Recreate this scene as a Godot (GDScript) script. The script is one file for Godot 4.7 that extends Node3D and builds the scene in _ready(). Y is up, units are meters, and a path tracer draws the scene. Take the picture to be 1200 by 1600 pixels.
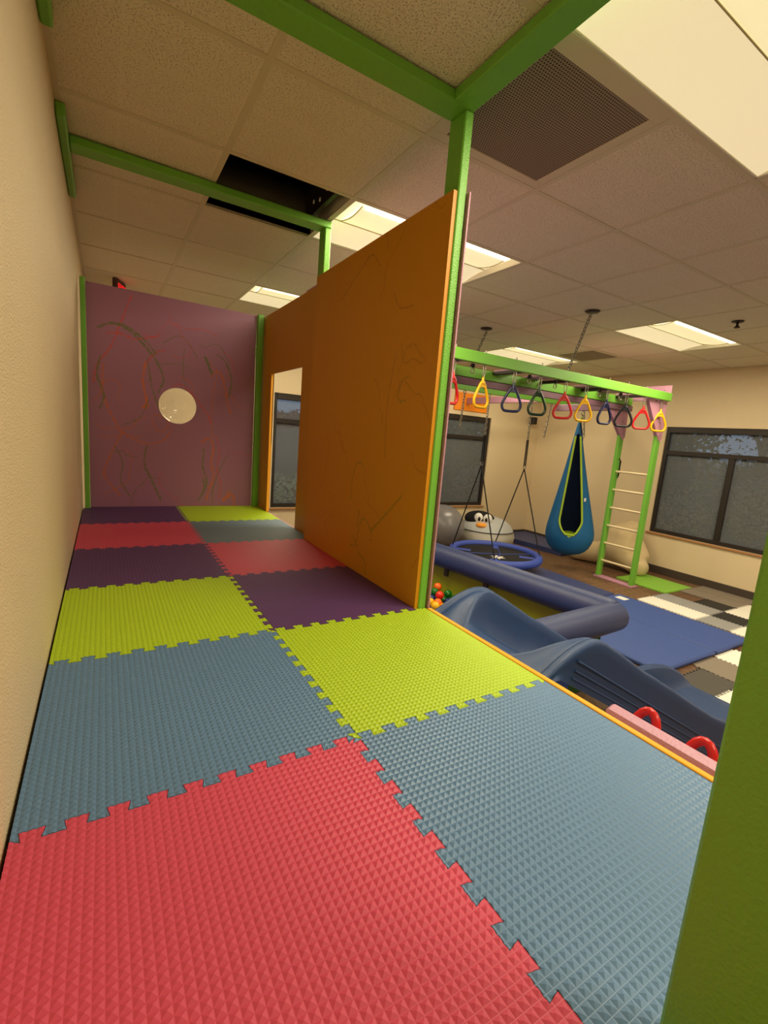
extends Node3D
# An indoor play gym seen from the deck of a play loft. Metres, y up, floor at y = 0.

const DECK := 0.9128          # top of the foam mats on the loft
const CEIL := 2.727
const CELL := 0.6096          # ceiling grid
const GX := 0.004             # x of the first ceiling grid line
const GZ := -1.444            # z of ceiling row 0
const ROOM_X := 6.693
const ROOM_BACK := -5.5
const ROOM_FRONT := 3.4

var used := {}
var M := {}

# ---------------------------------------------------------------- bookkeeping
func numbered(called: String) -> String:
	if not used.has(called):
		used[called] = 0
		return called
	used[called] += 1
	return "%s_%03d" % [called, used[called]]

func tag(o: Node3D, label: String, category: String, group := "", kind := "") -> Node3D:
	if label != "": o.set_meta("label", label)
	if category != "": o.set_meta("category", category)
	if group != "": o.set_meta("group", group)
	if kind != "": o.set_meta("kind", kind)
	return o

func thing(called: String, label: String, category: String, at := Vector3.ZERO, turn := 0.0, group := "") -> Node3D:
	var o := Node3D.new()
	o.name = numbered(called)
	add_child(o)
	o.position = at
	o.rotation.y = turn
	tag(o, label, category, group)
	return o

func part(called: String, mesh: Mesh, mat: Material, parent: Node3D, at := Vector3.ZERO) -> MeshInstance3D:
	var o := MeshInstance3D.new()
	o.name = called
	o.mesh = mesh
	o.material_override = mat
	o.position = at
	o.cast_shadow = GeometryInstance3D.SHADOW_CASTING_SETTING_ON
	parent.add_child(o, true)
	return o

func solo(called: String, mesh: Mesh, mat: Material, label: String, category: String, at := Vector3.ZERO, group := "") -> MeshInstance3D:
	var o := MeshInstance3D.new()
	o.name = numbered(called)
	o.mesh = mesh
	o.material_override = mat
	o.position = at
	add_child(o)
	tag(o, label, category, group)
	return o

func structure(called: String) -> Node3D:
	var o := Node3D.new()
	o.name = called
	add_child(o)
	o.set_meta("kind", "structure")
	return o

func structure_mesh(called: String, mesh: Mesh, mat: Material) -> MeshInstance3D:
	var o := MeshInstance3D.new()
	o.name = called
	o.mesh = mesh
	o.material_override = mat
	add_child(o)
	o.set_meta("kind", "structure")
	return o

# ---------------------------------------------------------------- mesh tools (faces are given counter-clockwise seen from outside)
func begin(smooth := false) -> SurfaceTool:
	var st := SurfaceTool.new()
	st.begin(Mesh.PRIMITIVE_TRIANGLES)
	st.set_smooth_group(0 if smooth else -1)
	return st

func tri(st: SurfaceTool, a: Vector3, b: Vector3, c: Vector3) -> void:
	st.add_vertex(a); st.add_vertex(c); st.add_vertex(b)

func quad(st: SurfaceTool, a: Vector3, b: Vector3, c: Vector3, d: Vector3) -> void:
	tri(st, a, b, c); tri(st, a, c, d)

func out_tri(st: SurfaceTool, a: Vector3, b: Vector3, c: Vector3, mid: Vector3) -> void:
	if (b - a).cross(c - a).dot((a + b + c) / 3.0 - mid) < 0.0: tri(st, a, c, b)
	else: tri(st, a, b, c)

func done(st: SurfaceTool) -> ArrayMesh:
	st.generate_normals()
	return st.commit()

# chamfered box from lo to hi, with an optional transform
func add_box(st: SurfaceTool, lo: Vector3, hi: Vector3, bevel := 0.003, t := Transform3D()) -> void:
	st.set_smooth_group(-1)
	var m := (lo + hi) / 2.0
	var h := (hi - lo) / 2.0
	var b: float = minf(bevel, minf(h.x, minf(h.y, h.z)) * 0.6)
	var mid := t * m
	var axes := [Vector3.RIGHT, Vector3.UP, Vector3.BACK]
	for i in 3:
		var j := (i + 1) % 3
		var k := (i + 2) % 3
		for s in [-1.0, 1.0]:
			var c: Vector3 = axes[i] * h[i] * s
			var p: Vector3 = axes[j] * (h[j] - b)
			var q: Vector3 = axes[k] * (h[k] - b)
			var v := [t * (m + c - p - q), t * (m + c + p - q), t * (m + c + p + q), t * (m + c - p + q)]
			out_tri(st, v[0], v[1], v[2], mid); out_tri(st, v[0], v[2], v[3], mid)
		if b < 0.00001: continue
		for s in [-1.0, 1.0]:
			for r in [-1.0, 1.0]:
				var e: Vector3 = axes[i] * (h[i] - b)
				var a1: Vector3 = axes[j] * h[j] * s + axes[k] * (h[k] - b) * r
				var a2: Vector3 = axes[j] * (h[j] - b) * s + axes[k] * h[k] * r
				var w := [t * (m + a1 - e), t * (m + a1 + e), t * (m + a2 + e), t * (m + a2 - e)]
				out_tri(st, w[0], w[1], w[2], mid); out_tri(st, w[0], w[2], w[3], mid)
	if b < 0.00001: return
	for sx in [-1.0, 1.0]:
		for sy in [-1.0, 1.0]:
			for sz in [-1.0, 1.0]:
				var g := Vector3(h.x * sx, h.y * sy, h.z * sz)
				out_tri(st, t * (m + g - Vector3(0, b * sy, b * sz)), t * (m + g - Vector3(b * sx, 0, b * sz)), t * (m + g - Vector3(b * sx, b * sy, 0)), mid)

func box(lo: Vector3, hi: Vector3, bevel := 0.003) -> ArrayMesh:
	var st := begin()
	add_box(st, lo, hi, bevel)
	return done(st)

func boxes(list: Array, bevel := 0.003) -> ArrayMesh:
	var st := begin()
	for b in list: add_box(st, b[0], b[1], bevel)
	return done(st)

# a tube along points; radii may vary
func add_tube(st: SurfaceTool, pts: Array, radius: float, sides := 8, closed := false, radii := [], squash := 1.0) -> void:
	st.set_smooth_group(0)
	var n := pts.size()
	var rings := []
	var up := Vector3.ZERO
	for i in n:
		var prev: Vector3 = pts[(i - 1 + n) % n] if closed or i > 0 else pts[i]
		var next: Vector3 = pts[(i + 1) % n] if closed or i < n - 1 else pts[i]
		var d := (next - prev).normalized()
		if up == Vector3.ZERO:
			up = Vector3.UP if absf(d.y) < 0.9 else Vector3.RIGHT
		var side := d.cross(up).normalized()
		up = side.cross(d).normalized()
		var r: float = radii[i] if radii.size() else radius
		var ring := []
		for k in sides:
			var a := TAU * k / sides
			ring.append(pts[i] + side * cos(a) * r + up * sin(a) * r * squash)
		rings.append(ring)
	for i in (n if closed else n - 1):
		var A: Array = rings[i]
		var B: Array = rings[(i + 1) % n]
		for k in sides:
			var l := (k + 1) % sides
			quad(st, A[k], B[k], B[l], A[l])
	if not closed:
		st.set_smooth_group(-1)
		for k in range(1, sides - 1):
			tri(st, rings[0][0], rings[0][k], rings[0][k + 1])
			tri(st, rings[n - 1][0], rings[n - 1][k + 1], rings[n - 1][k])

func tube(pts: Array, radius: float, sides := 8, closed := false, radii := []) -> ArrayMesh:
	var st := begin(true)
	add_tube(st, pts, radius, sides, closed, radii)
	return done(st)

# profile of (radius, height) going upwards, turned about the y axis
func add_lathe(st: SurfaceTool, profile: Array, seg := 24, t := Transform3D(), smooth := true) -> void:
	st.set_smooth_group(0 if smooth else -1)
	for i in profile.size() - 1:
		var a: Vector2 = profile[i]
		var b: Vector2 = profile[i + 1]
		for k in seg:
			var p := TAU * k / seg
			var q := TAU * (k + 1) / seg
			var v0 := t * Vector3(a.x * cos(p), a.y, a.x * sin(p))
			var v1 := t * Vector3(a.x * cos(q), a.y, a.x * sin(q))
			var v2 := t * Vector3(b.x * cos(q), b.y, b.x * sin(q))
			var v3 := t * Vector3(b.x * cos(p), b.y, b.x * sin(p))
			if a.x < 0.00001: tri(st, v0, v3, v2)
			elif b.x < 0.00001: tri(st, v0, v3, v1)
			else: quad(st, v0, v3, v2, v1)

func lathe(profile: Array, seg := 24) -> ArrayMesh:
	var st := begin(true)
	add_lathe(st, profile, seg)
	return done(st)

func add_ellipsoid(st: SurfaceTool, c: Vector3, r: Vector3, seg := 16, basis := Basis()) -> void:
	var prof := []
	for i in seg / 2 + 1:
		var a := PI * i / (seg / 2) - PI / 2
		prof.append(Vector2(maxf(cos(a), 0.0) if i > 0 and i < seg / 2 else 0.0, sin(a)))
	add_lathe(st, prof, seg, Transform3D(basis * Basis.from_scale(r), c))

func ellipsoid(c: Vector3, r: Vector3, seg := 16) -> ArrayMesh:
	var st := begin(true)
	add_ellipsoid(st, c, r, seg)
	return done(st)

# polygon (x, z) raised from y0 to y1
func add_slab(st: SurfaceTool, poly: PackedVector2Array, y0: float, y1: float, bottom := true) -> void:
	st.set_smooth_group(-1)
	var p := poly
	if Geometry2D.is_polygon_clockwise(p): p.reverse()
	var idx := Geometry2D.triangulate_polygon(p)
	for i in range(0, idx.size(), 3):
		var a := p[idx[i]]; var b := p[idx[i + 1]]; var c := p[idx[i + 2]]
		var flip := (b - a).cross(c - a) > 0.0
		if flip:
			var s := b; b = c; c = s
		tri(st, Vector3(a.x, y1, a.y), Vector3(b.x, y1, b.y), Vector3(c.x, y1, c.y))
		if bottom: tri(st, Vector3(a.x, y0, a.y), Vector3(c.x, y0, c.y), Vector3(b.x, y0, b.y))
	var area := 0.0
	for i in p.size(): area += p[i].cross(p[(i + 1) % p.size()])
	for i in p.size():
		var a := p[i]; var b := p[(i + 1) % p.size()]
		if area < 0.0:
			var s := a; a = b; b = s
		quad(st, Vector3(b.x, y0, b.y), Vector3(a.x, y0, a.y), Vector3(a.x, y1, a.y), Vector3(b.x, y1, b.y))

# surface nets over a field given as a Callable
func nets(field: Callable, lo: Vector3, hi: Vector3, cell: float) -> ArrayMesh:
	var n := Vector3i(((hi - lo) / cell).ceil()) + Vector3i.ONE
	var val := PackedFloat32Array(); val.resize(n.x * n.y * n.z)
	for z in n.z:
		for y in n.y:
			for x in n.x:
				val[x + n.x * (y + n.y * z)] = field.call(lo + Vector3(x, y, z) * cell)
	var st := SurfaceTool.new()
	st.begin(Mesh.PRIMITIVE_TRIANGLES)
	st.set_smooth_group(0)
	var vert := {}
	var steps := [1, n.x, n.x * n.y]
	var verts := []
	for z in n.z - 1:
		for y in n.y - 1:
			for x in n.x - 1:
				var base := x + n.x * (y + n.y * z)
				var sum := Vector3.ZERO
				var cnt := 0
				for e in [[0, 0, 0, 0], [0, 1, 0, 0], [0, 0, 1, 0], [0, 1, 1, 0], [0, 0, 0, 1], [0, 1, 0, 1], [0, 0, 1, 1], [0, 1, 1, 1], [0, 0, 0, 2], [0, 1, 0, 2], [0, 0, 1, 2], [0, 1, 1, 2]]:
					var ax: int = e[3]
					var o := [0, 0, 0]
					o[(ax + 1) % 3] = e[1]; o[(ax + 2) % 3] = e[2]
					var i0: int = base + o[0] * steps[0] + o[1] * steps[1] + o[2] * steps[2]
					var a := val[i0]; var b := val[i0 + steps[ax]]
					if (a < 0.0) != (b < 0.0):
						var p := Vector3(x + o[0], y + o[1], z + o[2])
						p[ax] += a / (a - b)
						sum += p; cnt += 1
				if cnt:
					vert[base] = verts.size()
					verts.append(lo + sum / cnt * cell)
	for z in range(1, n.z - 1):
		for y in range(1, n.y - 1):
			for x in range(1, n.x - 1):
				var base := x + n.x * (y + n.y * z)
				for ax in 3:
					var a := val[base]; var b: float = val[base + steps[ax]]
					if (a < 0.0) == (b < 0.0): continue
					var s1: int = steps[(ax + 1) % 3]; var s2: int = steps[(ax + 2) % 3]
					var q := [verts[vert[base - s1 - s2]], verts[vert[base - s2]], verts[vert[base]], verts[vert[base - s1]]]
					if a < 0.0: quad(st, q[0], q[1], q[2], q[3])
					else: quad(st, q[0], q[3], q[2], q[1])
	st.index()
	st.generate_normals()
	return st.commit()

# ---------------------------------------------------------------- materials
func paint(r: float, g: float, b: float, rough := 0.6, bump := 0.0, scale := 30.0) -> StandardMaterial3D:
	var m := StandardMaterial3D.new()
	m.albedo_color = Color(r, g, b)
	m.roughness = rough
	if bump > 0.0:
		m.heightmap_enabled = true
		m.heightmap_texture = M.grain
		m.heightmap_scale = bump
		m.uv1_triplanar = true
		m.uv1_world_triplanar = true
		m.uv1_scale = Vector3.ONE * scale
	return m

func noise_texture(freq: float, octaves: int, sd: int, size := 256, ramp: Gradient = null) -> NoiseTexture2D:
	var f := FastNoiseLite.new()
	f.seed = sd; f.frequency = freq; f.fractal_octaves = octaves
	f.noise_type = FastNoiseLite.TYPE_SIMPLEX_SMOOTH
	var t := NoiseTexture2D.new()
	t.width = size; t.height = size; t.seamless = true; t.noise = f
	if ramp: t.color_ramp = ramp
	return t

func ramp(stops: Array) -> Gradient:
	var g := Gradient.new()
	g.offsets = PackedFloat32Array(stops.map(func(s): return s[0]))
	g.colors = PackedColorArray(stops.map(func(s): return s[1]))
	return g

func mottled(m: StandardMaterial3D, dark: Color, light: Color, freq: float, sd: int, scale: Vector3) -> StandardMaterial3D:
	m.albedo_texture = noise_texture(freq, 4, sd, 256, ramp([[0.0, dark], [1.0, light]]))
	m.uv1_triplanar = true
	m.uv1_world_triplanar = true
	m.uv1_scale = scale
	return m

func brush(im: Image, at: Vector2, r: float, c: Color, a: float) -> void:
	for y in range(int(at.y - r), int(at.y + r) + 1):
		for x in range(int(at.x - r), int(at.x + r) + 1):
			if x < 0 or y < 0 or x >= im.get_width() or y >= im.get_height(): continue
			var d := Vector2(x, y).distance_to(at) / r
			if d < 1.0:
				var o := im.get_pixel(x, y)
				im.set_pixel(x, y, o.lerp(c, a * (1.0 - d * d)))

# crayon strokes drawn by children over a painted board
func crayon(im: Image, pts: Array, c: Color, a: float, width: float, rng: RandomNumberGenerator) -> void:
	var cv := Curve2D.new()
	for i in pts.size():
		var prev: Vector2 = pts[maxi(i - 1, 0)]
		var next: Vector2 = pts[mini(i + 1, pts.size() - 1)]
		var tg := (next - prev) / 6.0
		cv.add_point(pts[i], -tg, tg)
	var l := cv.get_baked_length()
	var s := 0.0
	while s < l:
		var p := cv.sample_baked(s) + Vector2(rng.randf_range(-1, 1), rng.randf_range(-1, 1)) * width * 0.35
		brush(im, p, width * rng.randf_range(0.6, 1.1), c, a * rng.randf_range(0.35, 1.0))
		s += width * 0.7

func board_texture(w: int, h: int, base: Color, strokes: Array, sd: int) -> ImageTexture:
	var rng := RandomNumberGenerator.new()
	rng.seed = sd
	var im := Image.create(w, h, false, Image.FORMAT_RGB8)
	im.fill(base)
	for s in strokes:
		crayon(im, s[0], s[1], s[2], s[3], rng)
	return ImageTexture.create_from_image(im)

func wander(rng: RandomNumberGenerator, from: Vector2, step: float, n: int) -> Array:
	var out := [from]
	var dir := rng.randf() * TAU
	for i in n:
		dir += rng.randf_range(-1.1, 1.1)
		from += Vector2(cos(dir), sin(dir)) * step * rng.randf_range(0.5, 1.3)
		out.append(from)
	return out

func make_materials() -> void:
	M.grain = noise_texture(0.06, 4, 3)
	M.wall = paint(0.905, 0.825, 0.675, 0.55, 0.25, 9.0)
	M.ceiling = StandardMaterial3D.new()
	M.ceiling.roughness = 0.95
	M.ceiling.albedo_color = Color(0.93, 0.885, 0.79)
	M.ceiling.heightmap_enabled = true
	M.ceiling.heightmap_texture = noise_texture(0.09, 3, 8, 512, ramp([[0.0, Color.BLACK], [0.30, Color(0.1, 0.1, 0.1)], [0.42, Color.WHITE], [1.0, Color.WHITE]]))
	M.ceiling.heightmap_scale = 0.18
	M.ceiling.albedo_texture = noise_texture(0.09, 3, 8, 512, ramp([[0.0, Color(0.66, 0.63, 0.58)], [0.22, Color(0.8, 0.78, 0.74)], [0.30, Color.WHITE], [1.0, Color.WHITE]]))
	M.ceiling.uv1_triplanar = true
	M.ceiling.uv1_world_triplanar = true
	M.ceiling.uv1_scale = Vector3.ONE * 2.6
	M.tee = paint(0.85, 0.805, 0.69, 0.6)
	M.dark_void = paint(0.05, 0.048, 0.045, 0.9)
	M.duct = paint(0.30, 0.26, 0.22, 0.5)
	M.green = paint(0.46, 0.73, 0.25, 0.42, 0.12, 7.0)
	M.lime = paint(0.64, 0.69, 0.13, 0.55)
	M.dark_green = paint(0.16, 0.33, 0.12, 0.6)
	M.mauve = paint(0.77, 0.56, 0.66, 0.45, 0.1, 7.0)
	M.orange = paint(0.81, 0.55, 0.0, 0.5, 0.1, 7.0)
	M.orange_lit = paint(0.95, 0.54, 0.05, 0.5)  # lit copy of the panel orange, light on the wall plate put into the colour
	M.orange_edge = paint(0.97, 0.66, 0.10, 0.5)
	M.plywood = paint(0.55, 0.42, 0.28, 0.7)
	M.navy = paint(0.195, 0.25, 0.43, 0.36, 0.08, 20.0)
	M.slide = paint(0.115, 0.255, 0.45, 0.36, 0.05, 40.0)
	M.mat_blue = paint(0.22, 0.325, 0.60, 0.45, 0.06, 25.0)
	M.mat_dark = paint(0.20, 0.25, 0.45, 0.45, 0.06, 25.0)  # far gym mat: shade under the swing painted into the blue; also the corner mat
	M.mat_seam = paint(0.08, 0.1, 0.2, 0.6)
	M.foam_red = paint(0.83, 0.295, 0.41, 0.5)
	M.foam_blue = paint(0.375, 0.52, 0.68, 0.42)
	M.foam_lime = paint(0.68, 0.80, 0.13, 0.5)
	M.foam_green = paint(0.53, 0.76, 0.26, 0.5)
	M.foam_purple = paint(0.35, 0.22, 0.42, 0.55)
	M.foam_gray = paint(0.42, 0.50, 0.56, 0.6)
	M.foam_white = paint(0.93, 0.92, 0.88, 0.6)
	M.foam_light_gray = paint(0.58, 0.58, 0.58, 0.6)
	M.foam_black = paint(0.13, 0.13, 0.14, 0.6)
	M.foam_charcoal = paint(0.30, 0.29, 0.27, 0.6)
	M.foam_taupe = paint(0.52, 0.48, 0.43, 0.6)
	M.steel = paint(0.60, 0.57, 0.52, 0.35)
	M.steel.metallic = 0.9
	M.black_metal = paint(0.06, 0.06, 0.06, 0.4)
	M.brown_metal = paint(0.16, 0.11, 0.08, 0.5)
	M.rope = paint(0.06, 0.06, 0.07, 0.7)
	M.ring_red = paint(0.80, 0.10, 0.12, 0.3)
	M.ring_yellow = paint(0.95, 0.74, 0.05, 0.3)
	M.ring_navy = paint(0.07, 0.10, 0.28, 0.3)
	M.ring_green = paint(0.05, 0.19, 0.11, 0.3)
	M.ring_black = paint(0.05, 0.06, 0.10, 0.3)
	M.bronze = paint(0.15, 0.12, 0.10, 0.45)
	M.sill = paint(0.68, 0.48, 0.31, 0.5)
	M.rung = paint(0.90, 0.82, 0.66, 0.45)
	M.baseboard = paint(0.27, 0.23, 0.2, 0.5)
	M.swing_blue = paint(0.23, 0.32, 0.70, 0.55, 0.1, 20.0)
	M.swing_mesh = paint(0.10, 0.10, 0.11, 0.8, 0.3, 60.0)
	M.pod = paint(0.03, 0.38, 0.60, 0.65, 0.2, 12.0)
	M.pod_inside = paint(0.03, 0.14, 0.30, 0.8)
	M.pod_trim = paint(0.62, 0.74, 0.16, 0.6)
	M.white = paint(0.93, 0.92, 0.9, 0.5)
	M.plush_gray = paint(0.76, 0.77, 0.77, 0.95, 0.6, 14.0)
	M.plush_white = paint(0.88, 0.87, 0.82, 0.95, 0.6, 14.0)
	M.plush_black = paint(0.05, 0.05, 0.06, 0.9, 0.4, 14.0)
	M.plush_cream = paint(0.93, 0.83, 0.64, 0.98, 1.2, 9.0)
	for m in [M.plush_gray, M.plush_white, M.plush_cream]:
		m.rim_enabled = true; m.rim = 0.4; m.rim_tint = 0.5
	M.beak = paint(0.93, 0.62, 0.22, 0.7)
	M.ball_gray = paint(0.47, 0.46, 0.47, 0.28)
	M.grille = StandardMaterial3D.new()
	var dots := Image.create(128, 128, false, Image.FORMAT_RGB8)
	dots.fill(Color(0.78, 0.72, 0.66))
	for r in 8:
		for c in 8:
			brush(dots, Vector2(c * 16 + (8 if r % 2 else 0) + 4, r * 16 + 8), 6.0, Color(0.20, 0.18, 0.16), 1.3)
			if r % 2 == 1 and c == 7: brush(dots, Vector2(-4, r * 16 + 8), 6.0, Color(0.20, 0.18, 0.16), 1.3)
	M.grille.albedo_texture = ImageTexture.create_from_image(dots)
	M.grille.albedo_color = Color(0.80, 0.76, 0.70)
	M.grille.uv1_triplanar = true
	M.grille.uv1_scale = Vector3.ONE * 12.0
	M.grille.roughness = 0.6
	M.reflector = paint(0.95, 0.93, 0.88, 0.5)
	M.reflector.emission_enabled = true
	M.reflector.emission = Color(1.0, 0.92, 0.72)
	M.reflector.emission_energy_multiplier = 0.50
	M.basket = paint(0.95, 0.93, 0.88, 0.5)
	M.basket.emission_enabled = true
	M.basket.emission = Color(1.0, 0.93, 0.70)
	M.basket.emission_energy_multiplier = 0.58
	M.lamp = paint(1, 1, 1, 0.5)
	M.lamp.emission_enabled = true
	M.lamp.emission = Color(1.0, 0.98, 0.88)
	M.lamp.emission_energy_multiplier = 1.3
	M.fixture = paint(0.88, 0.86, 0.8, 0.5)
	M.fixture_line = paint(0.74, 0.68, 0.52, 0.6)
	M.shaded_mauve = paint(0.50, 0.37, 0.44, 0.5)  # mauve darkened: shade on the backing board and rear arm is in the colour
	M.glass = StandardMaterial3D.new()
	M.glass.transparency = BaseMaterial3D.TRANSPARENCY_ALPHA
	M.glass.albedo_color = Color(0.75, 0.78, 0.8, 0.12)
	M.glass.roughness = 0.02
	M.glass.metallic_specular = 0.22
	M.acrylic = StandardMaterial3D.new()
	M.acrylic.transparency = BaseMaterial3D.TRANSPARENCY_ALPHA
	M.acrylic.albedo_color = Color(0.95, 0.95, 0.92, 0.06)
	M.acrylic.roughness = 0.03
	M.screen = StandardMaterial3D.new()
	M.screen.transparency = BaseMaterial3D.TRANSPARENCY_ALPHA
	M.screen.albedo_color = Color(0.10, 0.10, 0.10, 0.22)
	M.screen.roughness = 0.9
	M.planks = []
	for k in 3:
		var m := paint([0.60, 0.53, 0.56][k], [0.455, 0.39, 0.42][k], [0.335, 0.28, 0.30][k], 0.5)
		mottled(m, Color(0.5, 0.48, 0.46), Color(1.0, 1.0, 1.0), 0.035, 20 + k, Vector3(9, 2, 1.3))
		M.planks.append(m)
	M.soil = paint(0.30, 0.27, 0.23, 0.95, 1.0, 2.0)
	M.paving = paint(0.62, 0.63, 0.66, 0.9)
	M.twig = paint(0.36, 0.29, 0.24, 0.9)
	M.leaf_gray = paint(0.70, 0.63, 0.55, 0.9)
	M.leaf_green = paint(0.31, 0.39, 0.29, 0.85)
	M.leaf_red = paint(0.82, 0.38, 0.38, 0.9)
	M.leaf_hedge = paint(0.72, 0.80, 0.70, 0.8)
	M.fence = paint(0.64, 0.68, 0.80, 0.9)
	M.exit_body = paint(0.30, 0.20, 0.16, 0.5)
	M.exit_red = paint(0.9, 0.1, 0.08, 0.5)
	M.exit_red.emission_enabled = true
	M.exit_red.emission = Color(1.0, 0.12, 0.14)
	M.exit_red.emission_energy_multiplier = 0.45
	M.tag_print = paint(0.86, 0.86, 0.88, 0.5)

# ================================================================ the scene
func _ready() -> void:
	make_view()
	make_materials()
	make_room()
	make_ceiling()
	make_loft()
	make_loft_mats()
	make_slide()
	make_ball_pit()
	make_climbing_ramp()
	make_monkey_bars()
	make_swing_frame()
	make_platform_swing()
	make_pod_swing()
	make_floor_mats()
	make_soft_things()
	make_small_things()
	make_outside()

func make_view() -> void:
	var cam := Camera3D.new()
	cam.name = "camera"
	cam.position = Vector3(0.145, 1.58, 0.2326)
	cam.rotation_order = EULER_ORDER_YXZ
	cam.rotation = Vector3(-0.1634, -0.5490, 0.0806)
	cam.fov = 95.937
	cam.near = 0.02
	cam.far = 200.0
	cam.current = true
	add_child(cam)
	var env := Environment.new()
	env.tonemap_mode = Environment.TONE_MAPPER_LINEAR
	env.tonemap_exposure = 1.26
	env.sdfgi_enabled = true
	env.ssao_enabled = true
	env.ssil_enabled = true
	env.background_mode = Environment.BG_SKY
	var sky := Sky.new()
	var sm := ProceduralSkyMaterial.new()
	sm.sky_top_color = Color(0.38, 0.50, 0.66)
	sm.sky_horizon_color = Color(0.60, 0.70, 0.82)
	sm.ground_bottom_color = Color(0.20, 0.20, 0.20)
	sm.ground_horizon_color = Color(0.55, 0.62, 0.70)
	sm.sky_energy_multiplier = 0.55
	sm.ground_energy_multiplier = 0.4
	sky.sky_material = sm
	env.sky = sky
	var we := WorldEnvironment.new()
	we.name = "surroundings"
	we.environment = env
	add_child(we)

# ---------------------------------------------------------------- room
func make_room() -> void:
	var T := 0.15
	var top := CEIL + 0.55
	# floor: sub-floor and brown planks laid along z
	var fl := structure("floor")
	part("subfloor", box(Vector3(-T, -0.12, ROOM_BACK - T), Vector3(ROOM_X + T, -0.006, ROOM_FRONT + T), 0.0), M.foam_charcoal, fl)
	var rng := RandomNumberGenerator.new()
	rng.seed = 5
	var w := 0.18
	var stm := []
	for L in [1.2, 0.9]:
		stm.append(box(Vector3(-w / 2 + 0.0006, -0.006, 0.0006), Vector3(w / 2 - 0.0006, 0.0, L - 0.0006), 0.0008))
	var x := ROOM_X - w / 2
	while x > 2.3:
		var z := ROOM_BACK - rng.randf() * 0.8
		while z < 0.5:
			var k := rng.randi_range(0, 1)
			var len: float = [1.2, 0.9][k]
			if z >= ROOM_BACK and z < 0.4:
				part("floor_plank", stm[k], M.planks[rng.randi_range(0, 2)], fl, Vector3(x, 0, z))
			elif z < ROOM_BACK and z + len > ROOM_BACK + 0.05:
				part("floor_plank", box(Vector3(-w / 2 + 0.0006, -0.006, 0.0), Vector3(w / 2 - 0.0006, 0.0, z + len - ROOM_BACK - 0.0006), 0.0008), M.planks[rng.randi_range(0, 2)], fl, Vector3(x, 0, ROOM_BACK))
			z += len
		x -= w
	# walls
	structure_mesh("wall_left", box(Vector3(-T, -0.12, ROOM_BACK - T), Vector3(0, top, ROOM_FRONT + T), 0.0), M.wall)
	structure_mesh("wall_front", box(Vector3(0, -0.12, ROOM_FRONT), Vector3(ROOM_X, top, ROOM_FRONT + T), 0.0), M.wall)
	var wz0 := -3.30; var wz1 := -1.65
	structure_mesh("wall_right", boxes([
		[Vector3(ROOM_X, -0.12, ROOM_BACK - T), Vector3(ROOM_X + T, top, wz0)],
		[Vector3(ROOM_X, -0.12, wz1), Vector3(ROOM_X + T, top, ROOM_FRONT + T)],
		[Vector3(ROOM_X, -0.12, wz0), Vector3(ROOM_X + T, 0.555, wz1)],
		[Vector3(ROOM_X, 2.005, wz0), Vector3(ROOM_X + T, top, wz1)]], 0.0), M.wall)
	structure_mesh("wall_back", boxes([
		[Vector3(0, -0.12, ROOM_BACK - T), Vector3(1.94, top, ROOM_BACK)],
		[Vector3(2.92, -0.12, ROOM_BACK - T), Vector3(3.25, top, ROOM_BACK)],
		[Vector3(5.565, -0.12, ROOM_BACK - T), Vector3(ROOM_X, top, ROOM_BACK)],
		[Vector3(1.94, -0.12, ROOM_BACK - T), Vector3(2.92, 0.555, ROOM_BACK)],
		[Vector3(1.94, 2.0, ROOM_BACK - T), Vector3(2.92, top, ROOM_BACK)],
		[Vector3(3.25, -0.12, ROOM_BACK - T), Vector3(5.565, 0.555, ROOM_BACK)],
		[Vector3(3.25, 2.0, ROOM_BACK - T), Vector3(5.565, top, ROOM_BACK)]], 0.0), M.wall)
	structure_mesh("baseboard_right", box(Vector3(ROOM_X - 0.012, 0.0, ROOM_BACK + 0.012), Vector3(ROOM_X - 0.0005, 0.105, ROOM_FRONT - 0.01), 0.004), M.baseboard)
	structure_mesh("baseboard_back", box(Vector3(0.01, 0.0, ROOM_BACK + 0.0005), Vector3(ROOM_X - 0.013, 0.105, ROOM_BACK + 0.012), 0.004), M.baseboard)
	# windows: built along a local axis u, set into the wall
	window("window_1", Transform3D(Basis(Vector3.BACK, Vector3.UP, Vector3.LEFT), Vector3(ROOM_X, 0, wz0)), wz1 - wz0, [0.5], 2.005)
	window("window_2", Transform3D(Basis(Vector3.RIGHT, Vector3.UP, Vector3.BACK), Vector3(1.94, 0, ROOM_BACK)), 0.98, [], 2.0)
	window("window_3", Transform3D(Basis(Vector3.RIGHT, Vector3.UP, Vector3.BACK), Vector3(3.25, 0, ROOM_BACK)), 2.315, [0.5], 2.0)

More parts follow.
